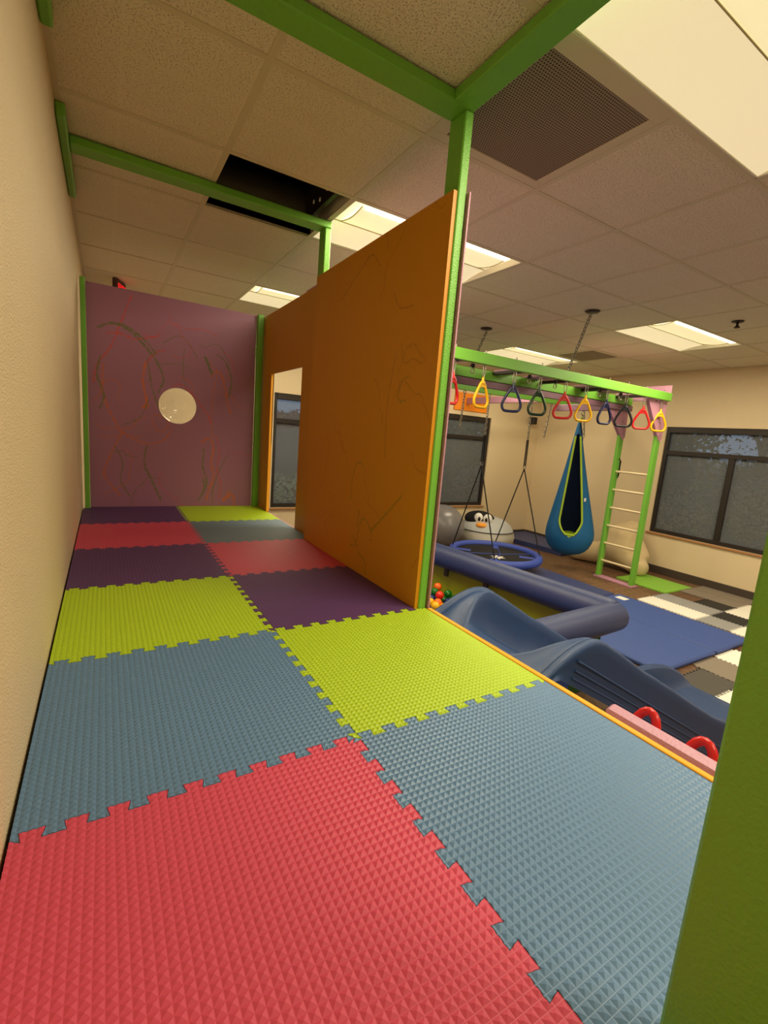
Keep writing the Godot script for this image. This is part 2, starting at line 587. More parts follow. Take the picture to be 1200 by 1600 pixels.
# local x along the wall, local z into the room; glass sits 5 cm behind the wall face
func window(called: String, t: Transform3D, wide: float, mullions: Array, high: float) -> void:
	var o := structure(called)
	o.transform = t
	var y0 := 0.555
	var f := 0.045
	part("window_frame", boxes([
		[Vector3(0, y0, -0.10), Vector3(f, high, -0.02)], [Vector3(wide - f, y0, -0.10), Vector3(wide, high, -0.02)],
		[Vector3(f, y0, -0.10), Vector3(wide - f, y0 + 0.05, -0.02)], [Vector3(f, high - 0.075, -0.10), Vector3(wide - f, high, -0.015)]], 0.003), M.bronze, o)
	part("transom", box(Vector3(f, 1.635, -0.095), Vector3(wide - f, 1.69, -0.025), 0.003), M.bronze, o)
	var cuts := [f]
	for c in mullions:
		part("mullion", box(Vector3(wide * c - 0.033, y0 + 0.05, -0.095), Vector3(wide * c + 0.033, 1.635, -0.025), 0.003), M.bronze, o)
		cuts.append(wide * c - 0.033); cuts.append(wide * c + 0.033)
	cuts.append(wide - f)
	part("upper_pane", box(Vector3(f, 1.69, -0.064), Vector3(wide - f, high - 0.075, -0.058), 0.0), M.glass, o)
	for i in range(0, cuts.size(), 2):
		part("pane", box(Vector3(cuts[i], y0 + 0.05, -0.064), Vector3(cuts[i + 1], 1.635, -0.058), 0.0), M.glass, o)
		part("insect_screen", box(Vector3(cuts[i], y0 + 0.05, -0.083), Vector3(cuts[i + 1], 1.635, -0.082), 0.0), M.screen, o)
	part("sill", box(Vector3(-0.03, y0 - 0.025, -0.0), Vector3(wide + 0.03, y0, 0.025), 0.004), M.sill, o)

# ---------------------------------------------------------------- ceiling
func cell_x(c: int) -> float: return GX + CELL * c
func cell_z(r: int) -> float: return GZ - CELL * r       # near edge of row r; the row runs to cell_z(r + 1)

func make_ceiling() -> void:
	var ce := structure("ceiling")
	part("roof_slab", box(Vector3(-0.15, CEIL + 0.55, ROOM_BACK - 0.15), Vector3(ROOM_X + 0.15, CEIL + 0.7, ROOM_FRONT + 0.15), 0.0), M.dark_void, ce)
	var lights := []
	for r in [-2, 1, 4, -5]:
		lights.append([2, r]); lights.append([7, r])
	var taken := {}
	for l in lights:
		taken[Vector2i(l[0], l[1])] = 1; taken[Vector2i(l[0] + 1, l[1])] = 1
	taken[Vector2i(2, -1)] = 1
	taken[Vector2i(8, 3)] = 1
	taken[Vector2i(1, 1)] = 1
	var whole := box(Vector3(0.0, 0.002, -CELL), Vector3(CELL, 0.018, 0.0), 0.0)
	for r in range(-4, 7):
		for c in 11:
			if taken.has(Vector2i(c, r)): continue
			var x1: float = minf(cell_x(c + 1), ROOM_X)
			var z1: float = maxf(cell_z(r + 1), ROOM_BACK)
			if c == 10 or r == 6:
				part("ceiling_tile", box(Vector3(0, 0.002, z1 - cell_z(r)), Vector3(x1 - cell_x(c), 0.018, 0), 0.0), M.ceiling, ce, Vector3(cell_x(c), CEIL, cell_z(r)))
			else:
				part("ceiling_tile", whole, M.ceiling, ce, Vector3(cell_x(c), CEIL, cell_z(r)))
	# behind the camera the grid goes on as one board with openings for the lamps
	var zb := cell_z(-4)
	var back := []
	back.append([Vector3(0, CEIL + 0.002, cell_z(-5)), Vector3(cell_x(2), CEIL + 0.018, zb + CELL)])
	var xs := [0.0, cell_x(2), cell_x(4), cell_x(7), cell_x(9), ROOM_X]
	back.clear()
	for i in [0, 2, 4]:
		back.append([Vector3(xs[i], CEIL + 0.002, zb), Vector3(xs[i + 1], CEIL + 0.018, zb + CELL)])
	back.append([Vector3(0, CEIL + 0.002, zb + CELL), Vector3(ROOM_X, CEIL + 0.018, ROOM_FRONT)])
	part("ceiling_board", boxes(back, 0.0), M.ceiling, ce)
	for c in range(1, 11):
		part("tee_bar", box(Vector3(cell_x(c) - 0.012, CEIL - 0.001, ROOM_BACK), Vector3(cell_x(c) + 0.012, CEIL + 0.003, ROOM_FRONT), 0.0), M.tee, ce) if c not in [3, 8] else split_tee(ce, cell_x(c), lights)
	for r in range(-4, 7):
		part("cross_tee", box(Vector3(0, CEIL - 0.0012, cell_z(r) - 0.012), Vector3(ROOM_X, CEIL + 0.003, cell_z(r) + 0.012), 0.0), M.tee, ce)
	part("wall_angle", boxes([[Vector3(0, CEIL - 0.002, ROOM_BACK), Vector3(0.02, CEIL + 0.001, ROOM_FRONT)], [Vector3(ROOM_X - 0.02, CEIL - 0.002, ROOM_BACK), Vector3(ROOM_X, CEIL + 0.001, ROOM_FRONT)], [Vector3(0, CEIL - 0.002, ROOM_BACK), Vector3(ROOM_X, CEIL + 0.001, ROOM_BACK + 0.02)]], 0.0), M.tee, ce)
	# what shows in the opening where a tile is missing
	var hx := cell_x(1); var hz := cell_z(1)
	var duct := solo("air_duct", tube([Vector3(hx - 0.5, CEIL + 0.22, hz - 0.74), Vector3(hx + CELL + 0.5, CEIL + 0.22, hz - 0.74)], 0.10, 16), M.duct, "round brown duct just visible inside the dark opening of the missing ceiling tile", "air duct")
	duct.set_meta("label", "round brown duct just visible inside the dark opening of the missing ceiling tile")
	var br := thing("hanger_bracket", "dark perforated metal strip inside the opening of the missing ceiling tile", "bracket", Vector3(hx + CELL - 0.06, CEIL + 0.10, hz - 0.25))
	part("strip", box(Vector3(-0.012, -0.07, -0.24), Vector3(0.012, 0.07, 0.24), 0.002), M.brown_metal, br)
	for k in 4:
		part("stud", ellipsoid(Vector3(-0.012, -0.03 + 0.02 * (k % 2), 0.16 - 0.09 * k), Vector3(0.006, 0.012, 0.01), 8), M.white, br)
	var names := {
		Vector2i(2, -2): "large bright ceiling light panel overhead beside the green beams, nearest of the ceiling lights",
		Vector2i(2, 1): "ceiling light panel beside the missing tile, cut across by the top of the orange panel",
		Vector2i(2, 4): "small far ceiling light panel seen above the corner of orange and purple panels",
		Vector2i(7, 1): "ceiling light panel right of the chain and above the end of the ring beam",
		Vector2i(7, 4): "ceiling light panel partly hidden behind the green ring beam",
		Vector2i(7, -2): "ceiling light panel out of view on the window side", Vector2i(2, -5): "ceiling light panel behind the camera over the loft", Vector2i(7, -5): "ceiling light panel behind the camera on the window side"}
	for l in lights:
		ceiling_light(cell_x(l[0]), cell_z(l[1]), names[Vector2i(l[0], l[1])])
	return_vent(cell_x(2), cell_z(-1), "large dark perforated ceiling vent beside the corner of the green beams")
	return_vent(cell_x(8), cell_z(3), "small far dark ceiling vent between two bright light panels")

func split_tee(ce: Node3D, x: float, lights: Array) -> void:
	var gaps := []
	for l in lights:
		if absf(cell_x(l[0] + 1) - x) < 0.01: gaps.append([cell_z(l[1] + 1), cell_z(l[1])])
	gaps.sort_custom(func(a, b): return a[0] < b[0])
	var z := ROOM_BACK
	for g in gaps + [[ROOM_FRONT, ROOM_FRONT]]:
		part("tee_bar", box(Vector3(x - 0.012, CEIL - 0.001, z), Vector3(x + 0.012, CEIL + 0.003, g[0]), 0.0), M.tee, ce)
		z = g[1]

# a recessed 2 x 4 foot fitting: flat reflector at the far half, curved bright basket and a lamp strip at the near edge
func ceiling_light(x: float, z: float, label: String) -> void:
	var W := CELL * 2
	var o := thing("ceiling_light", label, "ceiling light", Vector3(x, CEIL, z), 0.0, "recessed ceiling light panels")
	var h := 0.09
	part("housing", boxes([
		[Vector3(0.005, h, -CELL + 0.005), Vector3(W - 0.005, h + 0.01, -0.005)],
		[Vector3(0.005, 0.0, -CELL + 0.005), Vector3(0.02, h, -0.005)], [Vector3(W - 0.02, 0.0, -CELL + 0.005), Vector3(W - 0.005, h, -0.005)],
		[Vector3(0.005, 0.0, -CELL + 0.005), Vector3(W - 0.005, h, -CELL + 0.02)], [Vector3(0.005, 0.0, -0.02), Vector3(W - 0.005, h, -0.005)]], 0.002), M.fixture, o)
	# reflector halves: shallow curved sheets
	var far := begin(true)
	var near := begin(true)
	var n := 10
	for i in n:
		var a := float(i) / n; var b := float(i + 1) / n
		var za := lerpf(-CELL + 0.021, -CELL * 0.58, a); var zb := lerpf(-CELL + 0.021, -CELL * 0.58, b)
		var ya := 0.004 + 0.035 * sin(a * PI / 2); var yb := 0.004 + 0.035 * sin(b * PI / 2)
		quad(far, Vector3(0.021, ya, za), Vector3(W - 0.021, ya, za), Vector3(W - 0.021, yb, zb), Vector3(0.021, yb, zb))
		var zc := lerpf(-CELL * 0.58, -0.085, a); var zd := lerpf(-CELL * 0.58, -0.085, b)
		var yc := 0.039 - 0.028 * sin(a * PI * 0.8); var yd := 0.039 - 0.028 * sin(b * PI * 0.8)
		quad(near, Vector3(0.09, yc, zc), Vector3(W - 0.09, yc, zc), Vector3(W - 0.09, yd, zd), Vector3(0.09, yd, zd))
	part("reflector", done(far), M.reflector, o)
	part("lamp_basket", done(near), M.basket, o)
	part("end_plate", boxes([[Vector3(0.021, 0.042, -CELL * 0.58), Vector3(W - 0.021, 0.05, -0.021)]], 0.0), M.reflector, o)
	part("seam", tube([Vector3(0.03, 0.036, -CELL * 0.58), Vector3(W - 0.03, 0.036, -CELL * 0.58)], 0.0028, 6), M.fixture_line, o)
	for s in [0.09, W - 0.09]:
		var arc := []
		for i in 9:
			var a := i / 8.0
			arc.append(Vector3(s, 0.039 - 0.028 * sin(a * PI * 0.8) - 0.002, lerpf(-CELL * 0.58, -0.085, a)))
		part("seam", tube(arc, 0.003, 6), M.fixture_line, o)
	part("lamp_strip", box(Vector3(0.10, 0.004, -0.082), Vector3(W - 0.10, 0.012, -0.036), 0.002), M.lamp, o)
	var al := AreaLight3D.new()
	al.name = "panel_light"
	al.area_size = Vector2(W - 0.08, CELL - 0.08)
	al.position = Vector3(W / 2, -0.004, -CELL / 2)
	al.rotation = Vector3(-PI / 2, 0, 0)
	al.light_color = Color(1.0, 0.938, 0.80)
	al.light_energy = 2.6
	al.area_range = 14.0
	al.area_attenuation = 2.0
	al.shadow_enabled = true
	o.add_child(al)

func return_vent(x: float, z: float, label: String) -> void:
	var o := thing("return_vent", label, "ceiling vent", Vector3(x, CEIL, z))
	part("frame", boxes([[Vector3(0.012, 0, -CELL + 0.012), Vector3(CELL - 0.012, 0.006, -CELL + 0.055)], [Vector3(0.012, 0, -0.055), Vector3(CELL - 0.012, 0.006, -0.012)], [Vector3(0.012, 0, -CELL + 0.055), Vector3(0.055, 0.006, -0.055)], [Vector3(CELL - 0.055, 0, -CELL + 0.055), Vector3(CELL - 0.012, 0.006, -0.055)]], 0.001), M.tee, o)
	part("perforated_plate", box(Vector3(0.055, 0.003, -CELL + 0.055), Vector3(CELL - 0.055, 0.006, -0.055), 0.0), M.grille, o)
	part("duct_box", box(Vector3(0.012, 0.008, -CELL + 0.012), Vector3(CELL - 0.012, 0.2, -0.012), 0.0), M.dark_void, o)

# ---------------------------------------------------------------- loft
func make_loft() -> void:
	var o := thing("play_loft", "raised play loft with green posts and beams, orange and purple panels along the wall", "play loft")
	var top := DECK - 0.0125
	var bt := CEIL - 0.004
	var bb := CEIL - 0.040
	part("deck", box(Vector3(0.004, top - 0.10, -3.66), Vector3(1.238, top, 0.9), 0.002), M.plywood, o)
	for z in [-3.5, -1.7, 0.6]:
		for x in [0.05, 1.14]:
			part("deck_leg", box(Vector3(x, 0.0, z), Vector3(x + 0.089, top - 0.10, z + 0.089), 0.003), M.green, o)
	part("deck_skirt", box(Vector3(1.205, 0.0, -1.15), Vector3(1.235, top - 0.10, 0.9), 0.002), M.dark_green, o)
	part("edge_strip", box(Vector3(1.239, top - 0.10, -1.1675), Vector3(1.258, DECK + 0.001, 0.9), 0.002), M.orange_edge, o)
	# posts
	var px := 1.206
	part("post", box(Vector3(px, top, -1.268), Vector3(px + 0.036, bb, -1.180), 0.004), M.green, o)
	part("post", box(Vector3(px, top, -2.445), Vector3(px + 0.036, bb, -2.360), 0.004), M.green, o)
	part("post", box(Vector3(0.680, top, 0.0522), Vector3(0.718, bb, 0.24), 0.004), M.green, o)
	part("post", box(Vector3(1.186, top, -3.622), Vector3(1.232, 2.437, -3.575), 0.004), M.green, o)
	part("post", box(Vector3(0.016, top, -3.622), Vector3(0.046, 2.446, -3.575), 0.004), M.green, o)
	# beams under the ceiling
	part("beam", box(Vector3(0.035, bb, -1.268), Vector3(px + 0.036, bt, -1.176), 0.004), M.green, o)
	part("beam", box(Vector3(0.035, bb, -2.447), Vector3(px + 0.036, bt, -2.356), 0.004), M.green, o)
	part("beam", box(Vector3(0.7185, bb, 0.053), Vector3(1.1495, bt, 0.142), 0.004), M.green, o)
	part("beam", box(Vector3(1.150, bb - 0.001, -1.1755), Vector3(px + 0.034, bt, 0.9), 0.004), M.green, o)
	for z in [-1.66, -2.93]:
		part("wall_bracket", box(Vector3(0.001, bb - 0.012, z), Vector3(0.034, bt, z + 0.80), 0.006), M.green, o)
	# panels
	var rng := RandomNumberGenerator.new()
	rng.seed = 11
	var ow := 620
	var oh := 760
	var strokes := []
	var dk := Color(0.30, 0.16, 0.05)
	var gr := Color(0.35, 0.42, 0.08)
	for k in 15:
		strokes.append([wander(rng, Vector2(rng.randf() * ow, rng.randf() * oh), 26.0, rng.randi_range(3, 8)), dk, 0.14, 2.4])
	for k in 5:
		strokes.append([wander(rng, Vector2(rng.randf_range(0.55, 1.0) * ow, rng.randf() * oh), 24.0, rng.randi_range(3, 6)), gr, 0.28, 4.0])
	strokes.append([[Vector2(180, 95), Vector2(270, 50), Vector2(330, 28), Vector2(372, 62)], dk, 0.25, 2.6])
	strokes.append([[Vector2(420, 640), Vector2(470, 600), Vector2(540, 540)], gr, 0.32, 5.0])
	strokes.append([[Vector2(440, 130), Vector2(470, 165), Vector2(520, 170)], dk, 0.2, 2.6])
	strokes.append([[Vector2(470, 250), Vector2(450, 360), Vector2(455, 470)], dk, 0.2, 2.6])
	var om := StandardMaterial3D.new()
	om.albedo_texture = board_texture(ow, oh, Color(0.82, 0.55, 0.0), strokes, 4)
	om.roughness = 0.5
	part("orange_panel", face_board(Vector3(1.190, top + 0.002, -2.405), Vector3(1.206, 2.436, -1.186), "-x"), om, o)
	part("panel_packer", box(Vector3(1.2065, top + 0.05, -1.262), Vector3(px - 0.0005, 2.42, -1.19), 0.0), M.orange, o)
	# outer wall sheet with the doorway; orange inside, mauve outside
	var zd0 := -3.33; var zd1 := -2.715; var yd := 1.975
	var ox := 1.2425
	for side in 2:
		var a := ox if side == 0 else ox + 0.0035
		var b := ox + 0.003 if side == 0 else ox + 0.0105
		var zf := -1.255 if side == 0 else -1.1685
		var m: Material = M.orange if side == 0 else M.mauve
		var yb := 0.0 if side == 1 else top - 0.10
		part("doorway_panel" if side == 0 else "outer_panel", boxes([
			[Vector3(a, yb, -3.66), Vector3(b, 2.428, zd0)], [Vector3(a, yb, zd1), Vector3(b, 2.428 if side == 0 else 2.440, zf)],
			[Vector3(a, yd, zd0), Vector3(b, 2.428, zd1)], [Vector3(a, yb, zd0), Vector3(b, DECK - 0.004, zd1)]], 0.001), m, o)
	part("door_jamb", box(Vector3(ox - 0.012, DECK, zd0 - 0.012), Vector3(ox + 0.0105, yd, zd0), 0.001), M.orange_edge, o)
	# purple end panel with a round hole, scribbled over in crayon
	var pm := StandardMaterial3D.new()
	pm.roughness = 0.5
	var pw := 640
	var ph := 860
	var ps := []
	var oc := Color(0.86, 0.42, 0.22)
	var rc := Color(0.85, 0.33, 0.33)
	var gc := Color(0.42, 0.46, 0.26)
	var raw := [
		[[[190, 20], [160, 110], [110, 250], [60, 330], [40, 420]], rc, 0.55, 2.6],
		[[[95, 195], [150, 190], [200, 205], [240, 195], [310, 170]], rc, 0.55, 2.8],
		[[[110, 150], [170, 165], [230, 215], [290, 290], [320, 370], [300, 430]], gc, 0.6, 3.0],
		[[[255, 280], [270, 400], [300, 500], [330, 560]], gc, 0.45, 2.4],
		[[[245, 300], [235, 390], [250, 480], [235, 510], [255, 505], [245, 470]], oc, 0.75, 3.2],
		[[[80, 330], [75, 450], [110, 560], [160, 640], [250, 680], [320, 660], [360, 600]], oc, 0.42, 2.6],
		[[[150, 640], [110, 720], [75, 830], [100, 880], [140, 940]], oc, 0.42, 2.6],
		[[[150, 600], [220, 560], [260, 470]], gc, 0.35, 2.2],
		[[[320, 200], [400, 160], [470, 250]], gc, 0.3, 2.2],
		[[[360, 400], [400, 385], [460, 440], [520, 520], [535, 560]], rc, 0.5, 2.6],
		[[[520, 260], [560, 310], [545, 400], [540, 560], [550, 700]], oc, 0.3, 2.0],
		[[[530, 330], [570, 300], [600, 370], [610, 440], [630, 500]], oc, 0.6, 2.8],
		[[[505, 240], [530, 300], [540, 320]], gc, 0.7, 3.6],
		[[[250, 690], [240, 780], [280, 880], [310, 960]], gc, 0.5, 3.0],
		[[[490, 660], [530, 640], [550, 690], [540, 760], [555, 830], [530, 910], [520, 960]], oc, 0.55, 2.8],
		[[[500, 840], [510, 900], [480, 960]], gc, 0.45, 2.6],
		[[[640, 910], [600, 960], [650, 930], [660, 990]], oc, 0.6, 2.8],
		[[[620, 720], [590, 780], [560, 860], [545, 930]], gc, 0.4, 2.2],
		[[[250, 300], [290, 250], [330, 235]], rc, 0.5, 2.4],
		[[[60, 180], [120, 150], [180, 160], [250, 210], [290, 260]], gc, 0.5, 3.4], [[[70, 300], [55, 380], [80, 470], [60, 540]], gc, 0.45, 3.0],
		[[[560, 220], [600, 250], [630, 330], [620, 420]], gc, 0.45, 3.0], [[[590, 200], [625, 230], [645, 300]], rc, 0.35, 2.4],
		[[[410, 215], [405, 320], [420, 420], [415, 480]], gc, 0.3, 2.0], [[[270, 560], [300, 620], [340, 590], [330, 550], [280, 540]], oc, 0.35, 2.2],
		[[[505, 690], [500, 780], [520, 860], [500, 930]], gc, 0.55, 3.2], [[[560, 620], [580, 700], [570, 790], [590, 880], [580, 950]], rc, 0.4, 2.4],
		[[[350, 100], [420, 120], [500, 110], [560, 130]], rc, 0.35, 2.4], [[[120, 700], [150, 780], [140, 860], [180, 940]], gc, 0.35, 2.4]]
	for s in raw:
		ps.append([s[0].map(func(p): return Vector2(p[0] * 0.88 - 18, p[1] * 0.86 + 4)), s[1], minf(1.0, s[2] * 1.6), s[3] * 1.9])
	for k in 16:
		ps.append([wander(rng, Vector2(rng.randf() * pw, rng.randf() * ph), 34.0, rng.randi_range(4, 8)), [oc, gc, rc][k % 3], 0.5, 3.2])
	pm.albedo_texture = board_texture(pw, ph, Color(0.655, 0.44, 0.56), ps, 9)
	var pp := part("purple_panel", holed_panel(Vector3(0.047, top + 0.002, -3.64), Vector3(1.186, 2.432, -3.624), Vector2(0.617, 1.676), 0.132), pm, o)
	var dome := []
	for i in 9:
		var a := i / 8.0 * PI / 2
		dome.append(Vector2(0.129 * cos(a) if i < 8 else 0.0, 0.045 * sin(a)))
	var st := begin(true)
	add_lathe(st, dome, 40, Transform3D(Basis(Vector3.RIGHT, Vector3.FORWARD, Vector3.UP), Vector3(0.617, 1.676, -3.642)))
	part("porthole_bubble", done(st), M.acrylic, pp)
	var rim := []
	for k in 40: rim.append(Vector3(0.617 + 0.131 * cos(TAU * k / 40), 1.676 + 0.131 * sin(TAU * k / 40), -3.642))
	part("porthole_rim", tube(rim, 0.004, 6, true), M.acrylic, pp)

# a board whose big face carries its own picture coordinates
func face_board(lo: Vector3, hi: Vector3, _facing: String) -> ArrayMesh:
	var st := begin()
	var q := [Vector3(lo.x, lo.y, lo.z), Vector3(lo.x, lo.y, hi.z), Vector3(lo.x, hi.y, hi.z), Vector3(lo.x, hi.y, lo.z)]
	var uv := [Vector2(0, 1), Vector2(1, 1), Vector2(1, 0), Vector2(0, 0)]
	for i in [0, 2, 1, 0, 3, 2]:
		st.set_uv(uv[i]); st.add_vertex(q[i])
	var r := [Vector3(hi.x, lo.y, lo.z), Vector3(hi.x, lo.y, hi.z), Vector3(hi.x, hi.y, hi.z), Vector3(hi.x, hi.y, lo.z)]
	st.set_uv(Vector2(0.002, 0.5))
	for i in 4:
		var j := (i + 1) % 4
		out_tri(st, q[i], q[j], r[j], (lo + hi) / 2); out_tri(st, q[i], r[j], r[i], (lo + hi) / 2)
	out_tri(st, r[0], r[1], r[2], (lo + hi) / 2); out_tri(st, r[0], r[2], r[3], (lo + hi) / 2)
	return done(st)

func holed_panel(lo: Vector3, hi: Vector3, c: Vector2, rad: float) -> ArrayMesh:
	var st := begin()
	var n := 64
	var inner := []
	var outer := []
	for k in n:
		var a := TAU * (k + 0.5) / n
		var d := Vector2(cos(a), sin(a))
		var t := INF
		if d.x > 0: t = minf(t, (hi.x - c.x) / d.x)
		if d.x < 0: t = minf(t, (lo.x - c.x) / d.x)
		if d.y > 0: t = minf(t, (hi.y - c.y) / d.y)
		if d.y < 0: t = minf(t, (lo.y - c.y) / d.y)
		inner.append(c + d * rad)
		outer.append(c + d * t)
	var corners := [Vector2(hi.x, hi.y), Vector2(lo.x, hi.y), Vector2(lo.x, lo.y), Vector2(hi.x, lo.y)]
	var uvof := func(p: Vector2) -> Vector2: return Vector2((p.x - lo.x) / (hi.x - lo.x), 1.0 - (p.y - lo.y) / (hi.y - lo.y))
	var put := func(a: Vector2, b: Vector2, cc: Vector2, z: float, front: bool) -> void:
		for p in ([a, cc, b] if front else [a, b, cc]):
			st.set_uv(uvof.call(p)); st.add_vertex(Vector3(p.x, p.y, z))
	for k in n:
		var l := (k + 1) % n
		for f in 2:
			var z := hi.z if f == 0 else lo.z
			put.call(inner[k], outer[k], outer[l], z, f == 0)
			put.call(inner[k], outer[l], inner[l], z, f == 0)
			for q in corners:
				var a0: float = (outer[k] - c).angle(); var a1: float = (outer[l] - c).angle(); var aq: float = (q - c).angle()
				if a1 < a0 - 3.0: a1 += TAU
				if aq < a0 - 3.0: aq += TAU
				if aq > a0 and aq < a1: put.call(outer[k], q, outer[l], z, f == 0)
		st.set_uv(Vector2(0.01, 0.01))
		var m := Vector3(c.x, c.y, (lo.z + hi.z) / 2)
		var v := [Vector3(inner[k].x, inner[k].y, lo.z), Vector3(inner[l].x, inner[l].y, lo.z), Vector3(inner[l].x, inner[l].y, hi.z), Vector3(inner[k].x, inner[k].y, hi.z)]
		tri(st, v[0], v[2], v[1]); tri(st, v[0], v[3], v[2])
		var w := [Vector3(outer[k].x, outer[k].y, lo.z), Vector3(outer[l].x, outer[l].y, lo.z), Vector3(outer[l].x, outer[l].y, hi.z), Vector3(outer[k].x, outer[k].y, hi.z)]
		out_tri(st, w[0], w[1], w[2], m); out_tri(st, w[0], w[2], w[3], m)
	return done(st)

# ---------------------------------------------------------------- foam puzzle mats
# the seam between two mats as offsets: along s from 0 to len, sideways d
func seam(len: float, teeth: int, depth: float) -> Array:
	var out := [Vector2(0, 0)]
	var p := len / teeth
	var d := depth / 2
	for k in teeth:
		var s := k * p
		for q in [[0.24, -d], [0.17, d], [0.76, d], [0.69, -d]]:
			out.append(Vector2(s + q[0] * p, q[1]))
	out.append(Vector2(len, 0))
	for i in range(1, out.size() - 1): pass
	return out

# mat outline: corners a (low x, high z) .. with teeth on chosen sides; sides: left, right, near, far each "" or "+" or "-"
func mat_outline(x0: float, x1: float, z0: float, z1: float, left: String, right: String, near: String, far: String, teeth: int, depth: float) -> PackedVector2Array:
	var out := PackedVector2Array()
	# near side, at z1, from x0 to x1
	var put := func(a: Vector2, b: Vector2, kind: String, normal: Vector2) -> void:
		if kind == "":
			out.append(a)
			return
		var len := a.distance_to(b)
		var dir := (b - a) / len
		# both mats walk the seam in the direction of growing x or z so that the teeth fit
		var fwd := dir.x + dir.y > 0.0
		var sm := seam(len, teeth, depth)
		var list := []
		for q in sm: list.append((a + dir * q.x if fwd else b - dir * q.x) + Vector2(absf(normal.x), absf(normal.y)) * q.y * (1.0 if kind == "+" else -1.0))
		if not fwd: list.reverse()
		for i in list.size() - 1: out.append(list[i])
	put.call(Vector2(x0, z1), Vector2(x1, z1), near, Vector2(0, 1))
	put.call(Vector2(x1, z1), Vector2(x1, z0), right, Vector2(1, 0))
	put.call(Vector2(x1, z0), Vector2(x0, z0), far, Vector2(0, -1))
	put.call(Vector2(x0, z0), Vector2(x0, z1), left, Vector2(-1, 0))
	return out

func foam_mesh(outline: PackedVector2Array, y0: float, y1: float, pitch: float, rise: float) -> ArrayMesh:
	var st := begin()
	var shrunk := Geometry2D.offset_polygon(outline, -0.00035)
	var poly: PackedVector2Array = shrunk[0] if shrunk.size() else outline
	for s in shrunk:
		if s.size() > poly.size(): poly = s
	add_slab(st, poly, y0, y1 - rise, true)
	if pitch > 0.0:
		var lo := Vector2(INF, INF); var hi := -lo
		for p in poly:
			lo = lo.min(p); hi = hi.max(p)
		var inner := Geometry2D.offset_polygon(poly, -0.0003)
		var clip: PackedVector2Array = inner[0] if inner.size() else poly
		for s in inner:
			if s.size() > clip.size(): clip = s
		var safe_lo := lo + Vector2.ONE * 0.034; var safe_hi := hi - Vector2.ONE * 0.034
		var y := y1 - rise
		var g := pitch * 0.5 - 0.0004
		for i in range(int(floor(lo.x / pitch)), int(ceil(hi.x / pitch)) + 1):
			for j in range(int(floor(lo.y / pitch)), int(ceil(hi.y / pitch)) + 1):
				var c := Vector2((i + 0.5) * pitch, (j + 0.5) * pitch)
				var q := [c + Vector2(-g, -g), c + Vector2(g, -g), c + Vector2(g, g), c + Vector2(-g, g)]
				if c.x < safe_lo.x or c.y < safe_lo.y or c.x > safe_hi.x or c.y > safe_hi.y:
					var inside := 0
					for p in q: inside += 1 if Geometry2D.is_point_in_polygon(p, clip) else 0
					if inside < 4:
						for k in 4:
							for piece in Geometry2D.intersect_polygons(PackedVector2Array([q[k], q[(k + 1) % 4], c]), clip):
								var ix := Geometry2D.triangulate_polygon(piece)
								for n in range(0, ix.size(), 3):
									var v := []
									for e in 3:
										var p: Vector2 = piece[ix[n + e]]
										v.append(Vector3(p.x, y + rise * (1.0 - maxf(absf(p.x - c.x), absf(p.y - c.y)) / g), p.y))
									if (v[1] - v[0]).cross(v[2] - v[0]).y < 0.0: tri(st, v[0], v[2], v[1])
									else: tri(st, v[0], v[1], v[2])
						continue
				var t := Vector3(c.x, y1, c.y)
				for k in 4:
					var a: Vector2 = q[k]; var b: Vector2 = q[(k + 1) % 4]
					tri(st, Vector3(b.x, y, b.y), Vector3(a.x, y, a.y), t)
	return done(st)

